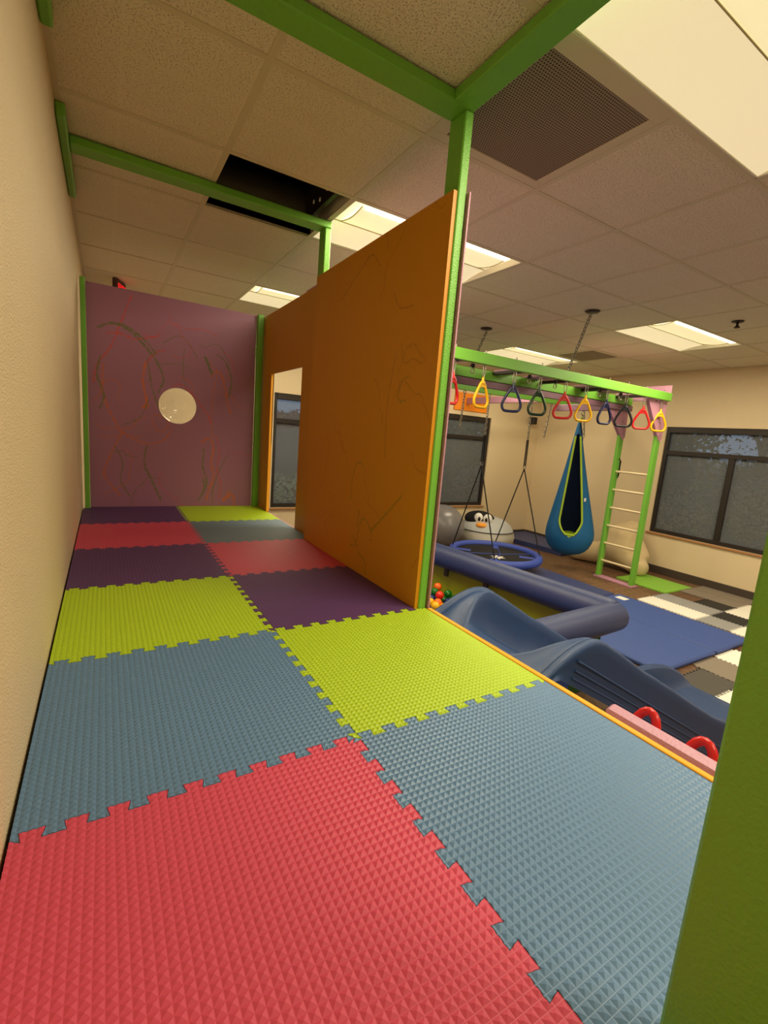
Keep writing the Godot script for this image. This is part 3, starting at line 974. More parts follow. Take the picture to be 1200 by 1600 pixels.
func make_loft_mats() -> void:
	var t := 0.6034
	var xs := [0.006, 0.611, 1.2375]
	# seams as they lie: left column and right column
	var zs := [0.085, -0.578, -1.182, -1.795, -2.400, -3.012, -3.620]
	var cols := [["foam_red", "foam_blue", "foam_lime", "foam_purple", "foam_red", "foam_purple"], ["foam_blue", "foam_lime", "foam_purple", "foam_red", "foam_gray", "foam_lime"]]
	var said := [
		["red foam puzzle mat in the near foreground against the beige wall", "slate blue foam puzzle mat against the beige wall, second in the wall column", "lime foam puzzle mat against the beige wall, between blue and purple mats", "larger purple foam puzzle mat against the beige wall, between lime and red mats", "far red foam puzzle mat against the wall between two purple mats", "farthest purple foam puzzle mat at the foot of the purple panel"],
		["slate blue foam puzzle mat in the foreground, beside the orange edge and green post", "lime foam puzzle mat beside the slide, in front of the orange panel", "purple foam puzzle mat along the foot of the large orange panel", "red foam puzzle mat along the foot of the orange panel beside the gray mat", "gray foam puzzle mat in front of the doorway", "farthest lime foam puzzle mat at the foot of the purple panel near the doorway"]]
	for c in 2:
		for r in 6:
			var x0: float = xs[c]; var x1: float = xs[c + 1]
			var left := "" if c == 0 else "+"
			var right := "+" if c == 0 else ""
			var near := "" if r == 0 else "-"
			var far := "-" if r < 5 else ""
			var z1: float = zs[r]; var z0: float = zs[r + 1]
			if r == 0: z1 = 0.085
			var outline := mat_outline(x0, x1, z0, z1, left, right, near, far, 10, 0.021)
			if c == 1 and r == 1:
				outline = notch(outline, Vector2(1.2045, -1.30), Vector2(1.30, -1.1785))
			if c == 1 and r in [1, 2, 3, 4]: outline = notch(outline, Vector2(1.1885, -2.4065), Vector2(1.30, -1.1845))
			if c == 1 and r == 4: outline = notch(outline, Vector2(1.2045, -2.46), Vector2(1.30, -2.30))
			if c == 1 and r == 0: outline = notch(outline, Vector2(0.6785, 0.0510), Vector2(1.30, 0.2))
			if c == 1 and r == 5: outline = notch(outline, Vector2(1.185, -3.7), Vector2(1.30, -3.5735))
			if c == 0 and r == 5: outline = notch(outline, Vector2(0.0, -3.7), Vector2(0.0475, -3.5735))
			var mat: Material = M[cols[c][r]]
			solo("puzzle_mat", foam_mesh(outline, DECK - 0.0122, DECK + 0.0005, 0.01345, 0.0011 if r >= 3 or cols[c][r] == "foam_purple" else 0.0026), mat, said[c][r], "foam mat")

func notch(poly: PackedVector2Array, lo: Vector2, hi: Vector2) -> PackedVector2Array:
	var cut := PackedVector2Array([lo, Vector2(hi.x, lo.y), hi, Vector2(lo.x, hi.y)])
	var res := Geometry2D.clip_polygons(poly, cut)
	var best := poly
	var area := 0.0
	for p in res:
		var a := 0.0
		for i in p.size(): a += p[i].cross(p[(i + 1) % p.size()])
		if absf(a) > area:
			area = absf(a); best = p
	return best

# ---------------------------------------------------------------- slide
func make_slide() -> void:
	var o := thing("slide", "dark blue moulded plastic wavy slide leading down from the loft edge", "slide")
	var zc := -0.895
	var half := 0.285
	# stations along x: bed height, rim height, half width of the flat bed
	var st_x := [1.262, 1.30, 1.36, 1.42, 1.48, 1.54, 1.62, 1.72, 1.84, 2.0, 2.2, 2.4, 2.6, 2.75, 2.9, 3.05, 3.2, 3.38, 3.5]
	var bed := [0.885, 0.883, 0.868, 0.838, 0.80, 0.765, 0.72, 0.665, 0.625, 0.53, 0.42, 0.31, 0.215, 0.165, 0.145, 0.14, 0.135, 0.12, 0.09]
	var rim := [0.890, 0.905, 0.938, 0.962, 0.975, 0.970, 0.93, 0.872, 0.80, 0.715, 0.605, 0.495, 0.395, 0.34, 0.325, 0.31, 0.275, 0.20, 0.12]
	var ridge := [0.06, 0.115, 0.165, 0.205, 0.235, 0.252, 0.256, 0.256, 0.256, 0.256, 0.256, 0.256, 0.256, 0.256, 0.256, 0.256, 0.256, 0.256, 0.256]
	var flat := [0.07, 0.11, 0.16, 0.19, 0.205, 0.212, 0.215, 0.215, 0.215, 0.215, 0.215, 0.215, 0.215, 0.215, 0.215, 0.215, 0.215, 0.22, 0.22]
	var cb := Curve.new()
	var N := 70
	var prof := []          # list of rings of points across z
	var lerp_at := func(list: Array, x: float) -> float:
		for i in st_x.size() - 1:
			if x <= st_x[i + 1]:
				var f: float = (x - st_x[i]) / (st_x[i + 1] - st_x[i])
				var p0: float = list[maxi(i - 1, 0)]; var p3: float = list[mini(i + 2, list.size() - 1)]
				return cubic_interpolate(list[i], list[i + 1], p0, p3, f)
		return list[-1]
	for i in N + 1:
		var x: float = lerpf(st_x[0], st_x[-1], pow(float(i) / N, 1.25))
		var b: float = lerp_at.call(bed, x)
		var r: float = lerp_at.call(rim, x)
		var w: float = lerp_at.call(flat, x)
		var low: float = maxf(minf(0.868 - 0.56 * (x - 1.36), r - 0.03), 0.004)
		var row := []
		# outer wall from the bottom up with two moulded ribs, over the rounded rim, down the inner wall and across the bed
		for s in [1.0, -1.0]:
			var side := []
			side.append(Vector3(x, low, half + 0.012))
			for f in [0.3, 0.6, 0.85]:
				side.append(Vector3(x, lerpf(low, r - 0.02, f), half + 0.010 - 0.006 * f))
			for k in 5:
				var a := PI * k / 4.0
				side.append(Vector3(x, r - 0.016 + 0.016 * sin(a), half - 0.012 + 0.018 * cos(a)))
			# a nearly flat wing from the rim to a ridge, then the steep inner wall and the bed
			var rz: float = lerp_at.call(ridge, x)
			var rh: float = r - 0.010 - 0.55 * maxf(0.0, half - 0.03 - rz) * clampf((x - 1.262) / 0.1, 0.0, 1.0) * 0.5
			var zin := half - 0.032
			side.append(Vector3(x, r - 0.012, zin)); side.append(Vector3(x, lerpf(r - 0.012, rh, 0.5), lerpf(zin, rz, 0.5)))
			side.append(Vector3(x, rh, rz)); side.append(Vector3(x, rh + 0.004, rz - 0.006)); side.append(Vector3(x, rh - 0.004, rz - 0.014))
			for f in [0.15, 0.4, 0.7, 0.9, 1.0]:
				side.append(Vector3(x, lerpf(rh - 0.006, b, sin(f * PI / 2)), lerpf(rz - 0.017, rz * 0.72 - 0.01, f * f)))
			side.append(Vector3(x, b - 0.001, rz * 0.35))
			if s < 0.0: side.reverse()
			for v in side: row.append(Vector3(v.x, v.y, zc + v.z * s))
		prof.append(row)
	var st := begin(true)
	for i in N:
		for k in prof[0].size() - 1:
			quad(st, prof[i][k], prof[i + 1][k], prof[i + 1][k + 1], prof[i][k + 1])
	part("chute", done(st), M.slide, o)
	for s in [1.0, -1.0]:
		for k in 3:
			var line := []
			for i in 30:
				var x := lerpf(1.42 - 0.01 * k, 2.75, i / 29.0)
				var up: float = [0.090, 0.055, 0.026][k]
				var low := maxf(0.868 - 0.56 * (x - 1.36), 0.004)
				line.append(Vector3(x, minf(low + up, lerp_at.call(rim, x) - 0.03), zc + s * (half + 0.0085)))
			part("moulded_rib", tube(line, 0.0045, 6), M.slide, o)
	# the lip that hooks over the deck, end plate and feet
	part("lip", box(Vector3(1.2605, 0.84, zc - half), Vector3(1.285, 0.886, zc + half), 0.006), M.slide, o)
	part("foot", box(Vector3(2.7, 0.0, zc - 0.2), Vector3(2.8, 0.14, zc + 0.2), 0.01), M.slide, o)
	part("foot", box(Vector3(3.3, 0.0, zc - 0.2), Vector3(3.4, 0.1, zc + 0.2), 0.01), M.slide, o)

# ---------------------------------------------------------------- ball pit
func rail_x(z: float) -> float: return 2.98 + 0.15 * (z + 2.4)

func make_ball_pit() -> void:
	var o := thing("ball_pit", "ball pit beside the loft with lime walls under navy padded rails", "ball pit")
	var r := 0.105
	var y := 0.50
	var za := -4.2
	var zb := -1.47
	var a := Vector3(rail_x(za), y, za)
	var b := Vector3(rail_x(zb) - 0.02, y, zb - 0.02)
	var st := begin(true)
	rail(st, a, b, r)
	part("padded_rail", done(st), M.navy, o)
	st = begin(true)
	rail(st, Vector3(1.95, y - 0.01, -1.44), Vector3(3.14, y - 0.01, -1.50), r * 0.95)
	part("padded_rail", done(st), M.navy, o)
	for f in [0.86, 0.875]:
		pass
	# walls under the rails
	var wall := func(p: Vector3, q: Vector3, top: float, m: Material, called: String) -> void:
		var d := (q - p).normalized()
		var n := Vector3(d.z, 0, -d.x) * 0.014
		var w := begin()
		var len := p.distance_to(q)
		var t := Transform3D(Basis(d, Vector3.UP, d.cross(Vector3.UP)), p)
		add_box(w, Vector3(0, 0.0, -0.014), Vector3(len, top, 0.014), 0.003, t)
		part(called, done(w), m, o)
	wall.call(Vector3(a.x + 0.02, 0, a.z), Vector3(rail_x(-1.60) + 0.02, 0, -1.60), 0.42, M.lime, "pit_wall")
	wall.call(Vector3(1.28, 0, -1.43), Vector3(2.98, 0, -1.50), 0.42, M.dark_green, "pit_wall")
	wall.call(Vector3(1.29, 0, -4.22), Vector3(a.x, 0, -4.22), 0.42, M.lime, "pit_wall")
	part("pit_base", box(Vector3(1.285, 0.001, -4.2), Vector3(2.68, 0.16, -1.46), 0.01), M.mat_blue, o)
	for z in [-2.97, -2.52]:
		part("strap", box(Vector3(rail_x(z) - 0.075, y - 0.155, z - 0.025), Vector3(rail_x(z) - 0.05, y - 0.07, z + 0.025), 0.003), M.brown_metal, o)
	# balls
	var rng := RandomNumberGenerator.new()
	rng.seed = 3
	var kinds := {"red": paint(0.86, 0.16, 0.06, 0.22), "orange": paint(0.95, 0.42, 0.04, 0.22), "yellow": paint(0.97, 0.74, 0.05, 0.22), "green": paint(0.08, 0.42, 0.10, 0.22), "blue": paint(0.10, 0.14, 0.38, 0.22), "violet": paint(0.28, 0.22, 0.55, 0.22)}
	var R := 0.037
	var mesh := ball_mesh(R)
	# [pixel-fitted positions on the heap], colour, label
	var list := [
		[0.30, 684, 917, "orange", "orange ball at the top of the heap by the mauve panel edge"],
		[0.28, 679, 925, "green", "green ball half hidden at the mauve panel edge"],
		[0.27, 687, 930, "red", "red ball in front of the top orange ball"],
		[0.26, 700, 928, "green", "larger looking green ball right of the red ball, against the lime wall"],
		[0.25, 720, 935, "green", "green ball farthest right by the slide wing"],
		[0.22, 675, 936, "blue", "dark blue ball at the mauve panel edge"],
		[0.24, 684, 942, "orange", "orange ball behind the two yellow balls"],
		[0.22, 694, 939, "green", "green ball between red and yellow balls"],
		[0.23, 710, 936, "green", "green ball behind the front red ball"],
		[0.21, 700, 941, "blue", "dark blue ball in the middle of the heap"],
		[0.22, 707, 944, "red", "red ball close to the slide wing"],
		[0.22, 680, 947, "yellow", "yellow ball nearest the loft edge"],
		[0.22, 694, 949, "yellow", "yellow ball right of the other yellow ball"],
		[0.20, 715, 946, "white", "pale ball half hidden by the slide wing"],
		[0.19, 696, 956, "violet", "violet ball lowest beside the slide wing"],
		[0.20, 672, 941, "yellow", "yellow ball mostly hidden by the mauve panel edge"]]
	kinds["white"] = paint(0.9, 0.85, 0.8, 0.3)
	var spots := BALLS
	for i in list.size():
		var p: Vector3 = spots[i]
		solo("pit_ball", mesh, kinds[list[i][3]], list[i][4], "ball", p, "balls in the ball pit")

const BALLS := [Vector3(2.6525, 0.2979, -2.8524), Vector3(2.5927, 0.2696, -2.8154), Vector3(2.5852, 0.2700, -2.7322), Vector3(2.7069, 0.2553, -2.7685), Vector3(2.7367, 0.2592, -2.6310), Vector3(2.5445, 0.2231, -2.7804), Vector3(2.5108, 0.2374, -2.6565), Vector3(2.6552, 0.2037, -2.7486), Vector3(2.7267, 0.2300, -2.7001), Vector3(2.6385, 0.2200, -2.6768), Vector3(2.6143, 0.2378, -2.5893), Vector3(2.4504, 0.2336, -2.6112), Vector3(2.5231, 0.2235, -2.5833), Vector3(2.6843, 0.2126, -2.6029), Vector3(2.4854, 0.2149, -2.5169), Vector3(2.4877, 0.2189, -2.7307)]

func ball_mesh(R: float) -> ArrayMesh:
	var st := begin(true)
	add_ellipsoid(st, Vector3.ZERO, Vector3.ONE * R, 20)
	return done(st)

func rail(st: SurfaceTool, a: Vector3, b: Vector3, r: float) -> void:
	var d := (b - a).normalized()
	var pts := [a, a + d * 0.012, a + d * 0.03, b - d * 0.03, b - d * 0.012, b]
	add_tube(st, pts, r, 28, false, [r * 0.9, r * 0.97, r, r, r * 0.97, r * 0.9])

# ---------------------------------------------------------------- climbing ramp
func make_climbing_ramp() -> void:
	var o := thing("climbing_ramp", "mauve climbing board fixed outside the loft edge with red hand grips", "climbing board", Vector3(1.2600, 0.0, 0.0))
	var lean := Transform3D(Basis(Vector3.BACK, 0.34), Vector3(0.002, 0.9165, 0))
	var st := begin()
	add_box(st, Vector3(0.0, -0.90, -0.405), Vector3(0.042, 0.0, 0.75), 0.009, lean)
	part("board", done(st), M.mauve, o)
	for z in [-0.325, -0.195, 0.05]:
		var pts := []
		for k in 11:
			var a := PI * k / 10.0
			pts.append(Vector3(0.056 + 0.020 * sin(a), 0.880 + 0.056 * sin(a), z + 0.029 * cos(a)))
		part("hand_grip", tube(pts, 0.011, 10), M.ring_red, o)

# ---------------------------------------------------------------- monkey bars
func make_monkey_bars() -> void:
	var o := thing("monkey_bars", "green overhead bar frame with mauve braces standing on a ladder end", "monkey bars")
	var zA := -2.75
	var zB := -3.2
	var x0 := 1.2795
	part("beam", box(Vector3(x0, 2.222, zA - 0.04), Vector3(5.672, 2.312, zA), 0.004), M.green, o)
	part("beam", box(Vector3(x0, 2.178, zB - 0.038), Vector3(5.66, 2.268, zB), 0.004), M.green, o)
	part("backing_board", box(Vector3(x0, 2.112, zB - 0.060), Vector3(5.70, 2.176, zB - 0.012), 0.003), M.shaded_mauve, o)
	part("end_board", box(Vector3(5.673, 2.235, zB - 0.05), Vector3(5.690, 2.402, zA - 0.022), 0.003), M.mauve, o)
	for x in [1.9, 2.62, 3.38, 3.78, 4.55, 4.95, 5.35]:
		part("slat", box(Vector3(x, 2.2685, zB - 0.037), Vector3(x + 0.20, 2.286, zA - 0.0405), 0.003), M.mauve, o)
	for x in [2.6, 3.33, 4.0, 4.66, 5.3]:
		part("cross_block", box(Vector3(x, 2.235, zB + 0.0005), Vector3(x + 0.05, 2.262, zA - 0.0405), 0.003), M.brown_metal, o)
	for i in 2:
		var z: float = [zA, zB][i]
		var top: float = [2.2215, 2.1115][i]
		part("leg", box(Vector3(5.585, 0.02, z - 0.085), Vector3(5.672, top, z - 0.047 + 0.0), 0.004), M.green, o)
		# brace: a five-sided plate in front of the leg
		var st := begin()
		var t := Transform3D(Basis(Vector3.RIGHT, Vector3.BACK, Vector3.DOWN), Vector3(0, 0, z - 0.0845))
		var poly := PackedVector2Array([Vector2(5.29, -top), Vector2(5.675, -top), Vector2(5.69, -1.80), Vector2(5.655, -1.76), Vector2(5.62, -1.78)])
		var tmp := begin()
		add_slab(tmp, poly, 0.0, 0.040)
		var am: ArrayMesh = done(tmp)
		st.append_from(am, 0, t)
		part("brace", st.commit(), M.mauve, o)
		for q in [Vector2(5.60, 1.98), Vector2(5.63, 1.90), Vector2(5.64, 1.84)]:
			part("bolt", ellipsoid(Vector3(q.x, q.y, z - 0.044), Vector3(0.009, 0.009, 0.006), 8), M.steel, o)
	for k in 6:
		var y := 0.225 + 0.229 * k
		part("rung", tube([Vector3(5.622, y, zB - 0.048), Vector3(5.622, y, zA - 0.084)], 0.014, 10), M.rung, o)
	part("hanging_strap", tube([Vector3(5.64, 1.53, zB - 0.05), Vector3(5.70, 1.50, zB - 0.06), Vector3(5.70, 1.32, zB - 0.06), Vector3(5.67, 1.28, zB - 0.06)], 0.012, 8), M.black_metal, o)
	part("base_plate", box(Vector3(5.57, 0.0, zB - 0.10), Vector3(5.69, 0.02, zA - 0.03), 0.003), M.mauve, o)
	# eye bolts on top of the front beam
	var xs := [2.523, 2.839, 3.195, 3.52, 3.873, 4.182, 4.521, 4.854, 5.184, 5.529]
	for x in xs:
		part("eye_bolt", tube([Vector3(x, 2.3122, zA - 0.02), Vector3(x, 2.335, zA - 0.02)], 0.006, 8), M.steel, o)
	for x in [2.75, 3.42, 3.77, 4.45, 4.80, 5.45]:
		var e := part("hook", ring_mesh(Vector3(x, 2.165, zA - 0.06), 0.02, 0.0045), M.steel, o)
		part("hook_base", lathe([Vector2(0, 0), Vector2(0.012, 0.004), Vector2(0.02, 0.02), Vector2(0.014, 0.034), Vector2(0, 0.036)], 12), M.black_metal, e, Vector3(x, 2.186, zA - 0.06))
	# rings
	var kinds := ["red", "yellow", "navy", "green", "red", "yellow", "navy", "black", "red", "yellow"]
	var labels := [
		"red triangular hand ring half hidden by the mauve panel edge, first in the row",
		"yellow triangular hand ring in front of the orange wall plate, second in the row",
		"navy hand ring just right of the yellow ring near the orange wall plate",
		"dark green triangular hand ring, the only green one in the row",
		"red triangular hand ring between the green ring and the yellow one over the pod swing",
		"yellow triangular hand ring hanging above the blue pod swing",
		"navy hand ring just right of the yellow ring over the pod swing",
		"near-black hand ring in front of the rear mauve brace",
		"red triangular hand ring between the two mauve braces, next to last",
		"yellow triangular hand ring at the ladder end of the row"]
	var turns := [0.9, 0.8, 0.2, 0.4, 0.1, 0.45, 0.75, 0.1, 0.1, 0.5]
	var ring := trapeze_mesh()
	for i in xs.size():
		var t := thing("hand_ring", labels[i], "hand ring", Vector3(xs[i], 2.2215, zA - 0.02), turns[i] + atan2(0.145 - xs[i], 3.0), "triangular hand rings on the bar frame")
		part("handle", ring, M["ring_" + kinds[i]], t)
		var cl := []
		for k in 14:
			var a := TAU * k / 14
			cl.append(Vector3(0.012 * cos(a), -0.056 + 0.052 * sin(a), 0))
		part("carabiner", tube(cl, 0.0042, 6, true), M.steel, t)

func ring_mesh(c: Vector3, R: float, r: float) -> ArrayMesh:
	var p := []
	for k in 16: p.append(c + Vector3(R * cos(TAU * k / 16), R * sin(TAU * k / 16), 0))
	return tube(p, r, 8, true)

func trapeze_mesh() -> ArrayMesh:
	var st := begin(true)
	# closed loop: a rounded triangle, apex at the top
	var key := [Vector2(0, -0.135), Vector2(0.028, -0.165), Vector2(0.072, -0.255), Vector2(0.080, -0.30), Vector2(0.062, -0.335), Vector2(0.03, -0.342), Vector2(-0.03, -0.342), Vector2(-0.062, -0.335), Vector2(-0.080, -0.30), Vector2(-0.072, -0.255), Vector2(-0.028, -0.165)]
	var pts := []
	for i in key.size():
		var p0: Vector2 = key[(i - 1 + key.size()) % key.size()]
		var p1: Vector2 = key[i]
		var p2: Vector2 = key[(i + 1) % key.size()]
		var p3: Vector2 = key[(i + 2) % key.size()]
		for f in [0.0, 0.25, 0.5, 0.75]:
			var q := p1.cubic_interpolate(p2, p0, p3, f)
			pts.append(Vector3(q.x, q.y, 0))
	add_tube(st, pts, 0.012, 8, true)
	# web below the eye
	st.set_smooth_group(-1)
	for z in [0.008, -0.008]:
		var a := Vector3(0, -0.105, z); var b := Vector3(-0.030, -0.17, z); var c := Vector3(0.030, -0.17, z); var d := Vector3(0.0, -0.158, z)
		var e := Vector3(-0.04, -0.19, z); var f := Vector3(0.04, -0.19, z)
		var dn := Vector3(0, -0.178, z)
		if z > 0:
			tri(st, a, b, c); tri(st, b, e, dn); tri(st, b, dn, c); tri(st, c, dn, f)
		else:
			tri(st, a, c, b); tri(st, b, dn, e); tri(st, b, c, dn); tri(st, c, f, dn)
	add_tube(st, [Vector3(0, -0.098, 0), Vector3(0, -0.12, 0), Vector3(0, -0.15, 0)], 0.01, 8, false, [0.009, 0.011, 0.018])
	return done(st)

# chain of links between two points
func chain_mesh(a: Vector3, b: Vector3, link := 0.042, wire := 0.005) -> ArrayMesh:
	var st := begin(true)
	var len := a.distance_to(b)
	var n := maxi(2, int(round(len / (link * 0.78))))
	var d := (b - a).normalized()
	var u := d.cross(Vector3.RIGHT if absf(d.x) < 0.8 else Vector3.FORWARD).normalized()
	for i in n:
		var c := a + (b - a) * ((i + 0.5) / n)
		var side := u if i % 2 == 0 else d.cross(u)
		var p := []
		for k in 8:
			var t := TAU * k / 8
			p.append(c + side * cos(t) * link * 0.30 + d * sin(t) * link * 0.5)
		add_tube(st, p, wire, 5, true)
	return done(st)

# ---------------------------------------------------------------- rear swing frame
func make_swing_frame() -> void:
	var o := thing("swing_frame", "green beam with mauve arms carrying the swings, fixed to an orange wall plate", "swing frame")
	var z := -4.0
	part("beam", box(Vector3(1.2795, 2.170, z - 0.04), Vector3(6.25, 2.262, z), 0.004), M.green, o)
	part("wall_plate", box(Vector3(4.752, 2.065, ROOM_BACK + 0.001), Vector3(5.42, 2.335, ROOM_BACK + 0.019), 0.003), M.orange_lit, o)
	part("arm", box(Vector3(4.985, 2.171, ROOM_BACK + 0.02), Vector3(5.03, 2.262, z - 0.041), 0.003), M.mauve, o)
	part("arm", box(Vector3(5.275, 2.085, -3.9995), Vector3(5.32, 2.166, -3.262), 0.003), M.shaded_mauve, o)
	part("arm_block", box(Vector3(5.275, 2.085, -4.04), Vector3(5.32, 2.1695, -4.0005), 0.003), M.mauve, o)
	for x in [3.705, 4.09, 4.83, 5.19]:
		part("eye_bolt", ring_mesh(Vector3(x, 2.15, z - 0.02), 0.018, 0.005), M.steel, o)
	solo("chain", chain_mesh(Vector3(3.705, 2.13, z - 0.02), Vector3(3.685, 1.735, z - 0.02)), M.steel, "loose steel chain dangling in front of the orange wall plate and window", "chain", Vector3.ZERO, "loose chains on the swing beam")
	solo("chain", chain_mesh(Vector3(5.19, 2.13, z - 0.02), Vector3(5.13, 1.73, z - 0.02)), M.steel, "loose steel chain dangling right of the small black wall speaker", "chain", Vector3.ZERO, "loose chains on the swing beam")

func make_platform_swing() -> void:
	var c := Vector3(4.42, 0.20, -3.95)
	var o := thing("platform_swing", "round platform swing with a blue padded rim hung on black ropes", "swing")
	var R := 0.545
	var pts := []
	for k in 48: pts.append(c + Vector3(R * cos(TAU * k / 48), 0, R * sin(TAU * k / 48)))
	part("padded_rim", tube(pts, 0.048, 14, true), M.swing_blue, o)
	part("mesh_seat", lathe([Vector2(0, -0.012), Vector2(R - 0.03, -0.012), Vector2(R - 0.03, 0.0), Vector2(0, -0.004)], 40), M.swing_mesh, o, c)
	var att := []
	for v in [Vector3(-0.40, 0, -0.40), Vector3(-0.40, 0, 0.40), Vector3(0.40, 0, -0.40), Vector3(0.40, 0, 0.40)]:
		att.append(c + v.normalized() * R + Vector3(0, 0.05, 0))
		var d: Vector3 = v.normalized()
		var side := d.cross(Vector3.UP)
		var s := begin()
		add_box(s, Vector3(-0.045, -0.004, 0.0), Vector3(0.045, 0.004, 0.22), 0.002, Transform3D(Basis(side, Vector3.UP, -d), c + d * (R - 0.02)))
		part("rim_strap", done(s), M.swing_blue, o)
	var apex := [Vector3(4.087, 1.32, -4.02), Vector3(4.84, 1.297, -4.02)]
	for i in 4:
		part("rope", tube([att[i], apex[i / 2]], 0.008, 6), M.rope, o)
	# printed motif on the seat
	var st := begin()
	for k in 6:
		var a := TAU * k / 6
		var p := c + Vector3(-0.10, 0.002, 0.16)
		var d := Vector3(cos(a), 0, sin(a))
		var s := d.cross(Vector3.UP)
		var q := [p, p + d * 0.05 + s * 0.022, p + d * 0.10, p + d * 0.05 - s * 0.022]
		out_tri(st, q[0], q[1], q[2], p - Vector3.UP); out_tri(st, q[0], q[2], q[3], p - Vector3.UP)
	part("print", done(st), M.white, o)
	# seams of the seat
	for a in [0.35, 2.4]:
		part("seat_seam", tube([c + Vector3(cos(a), 0, sin(a)) * R * 0.9 + Vector3(0, 0.003, 0), c + Vector3(0.05, 0.0, 0.05), c - Vector3(cos(a), 0, sin(a)) * R * 0.9 + Vector3(0, 0.003, 0)], 0.005, 5), M.swing_blue, o)
	for i in 2:
		var p: Vector3 = apex[i]
		var hook := Vector3([4.09, 4.83][i], 2.13, -4.02)
		var s1 := p + (hook - p) * 0.045
		var s2 := p + (hook - p) * 0.45
		part("carabiner", ring_mesh(p + Vector3(0, 0.02, 0), 0.022, 0.005), M.steel, o)
		part("strap", tube([s1 + Vector3(0.014, 0, 0), s2 + Vector3(0.012, 0, 0)], 0.008, 6), M.rope, o)
		part("strap", tube([s1 - Vector3(0.014, 0, 0), s2 - Vector3(0.012, 0, 0)], 0.008, 6), M.rope, o)
		part("chain", chain_mesh(s2, hook), M.steel, o)

func make_pod_swing() -> void:
	var c := Vector3(5.40, 0, -3.62)
	var o := thing("pod_swing", "blue fabric pod swing with lime trim around its tall opening", "pod swing")
	# forward is towards the loft
	var fw := Vector3(-0.80, 0, 0.60)
	var sd := Vector3.UP.cross(fw).normalized()
	var ys := [0.215, 0.23, 0.27, 0.34, 0.43, 0.50, 0.58, 0.70, 0.85, 1.0, 1.2, 1.4, 1.6, 1.78, 1.90, 1.96]
	var rs := [0.05, 0.13, 0.205, 0.262, 0.296, 0.303, 0.292, 0.265, 0.232, 0.20, 0.158, 0.118, 0.08, 0.048, 0.026, 0.012]
	var lean := func(y: float) -> float: return -0.07 * clampf((y - 0.5) / 1.4, 0, 1)
	var open := func(y: float) -> float:
		if y < 0.50 or y > 1.80: return 0.0
		var f := (y - 0.50) / 1.30
		return 0.52 * sqrt(clampf(f * 7.0, 0, 1)) * (1.0 + 0.2 * f)
	var n := 44
	var rows := 46
	var grid := []
	for i in rows + 1:
		var y: float = lerpf(ys[0], ys[-1], float(i) / rows)
		var k := 0
		while k < ys.size() - 2 and y > ys[k + 1]: k += 1
		var r: float = lerpf(rs[k], rs[k + 1], (y - ys[k]) / (ys[k + 1] - ys[k]))
		var w: float = open.call(y)
		var row := []
		for j in n + 1:
			var a := lerpf(w, TAU - w, float(j) / n)
			var fold := 1.0 + 0.03 * sin(a * 13.0) * clampf((y - 0.3) * 2.0, 0.0, 1.0)
			row.append(c + Vector3(0, y, 0) + sd * (r * sin(a) * fold + lean.call(y)) + fw * (r * 0.8 * cos(a) * fold))
		grid.append(row)
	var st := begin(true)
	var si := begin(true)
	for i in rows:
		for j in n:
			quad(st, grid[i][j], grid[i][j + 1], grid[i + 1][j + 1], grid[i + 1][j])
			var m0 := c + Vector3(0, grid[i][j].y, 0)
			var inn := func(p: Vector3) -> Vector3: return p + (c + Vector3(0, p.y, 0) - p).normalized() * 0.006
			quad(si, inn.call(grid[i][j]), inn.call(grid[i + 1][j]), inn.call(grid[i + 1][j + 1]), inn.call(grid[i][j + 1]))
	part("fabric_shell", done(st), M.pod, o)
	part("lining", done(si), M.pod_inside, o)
	var left := []
	var right := []
	for i in rows + 1:
		var y: float = grid[i][0].y
		if open.call(y) > 0.0:
			left.append(grid[i][0]); right.append(grid[i][n])
	left.reverse()
	part("trim", tube(left + right, 0.013, 8), M.pod_trim, o)
	var cu := begin(true)
	add_ellipsoid(cu, c + Vector3(0, 0.40, 0), Vector3(0.23, 0.13, 0.20), 24)
	part("seat_cushion", done(cu), M.pod_trim, o)
	part("care_label", box(Vector3(-0.018, -0.022, -0.002), Vector3(0.018, 0.022, 0.002), 0.0), M.white, o, c + Vector3(0, 0.98, 0) + sd * 0.125 + fw * 0.145)
	part("tie_strap", tube([c + Vector3(0, 1.94, 0) + sd * -0.07, Vector3(5.31, 2.03, -3.60)], 0.012, 8), M.pod_trim, o)
	part("hook", ring_mesh(Vector3(5.30, 2.055, -3.60), 0.028, 0.006), M.steel, o)
	part("chain", chain_mesh(Vector3(5.305, 2.03, -3.59), Vector3(5.27, 1.76, -3.52)), M.steel, o)

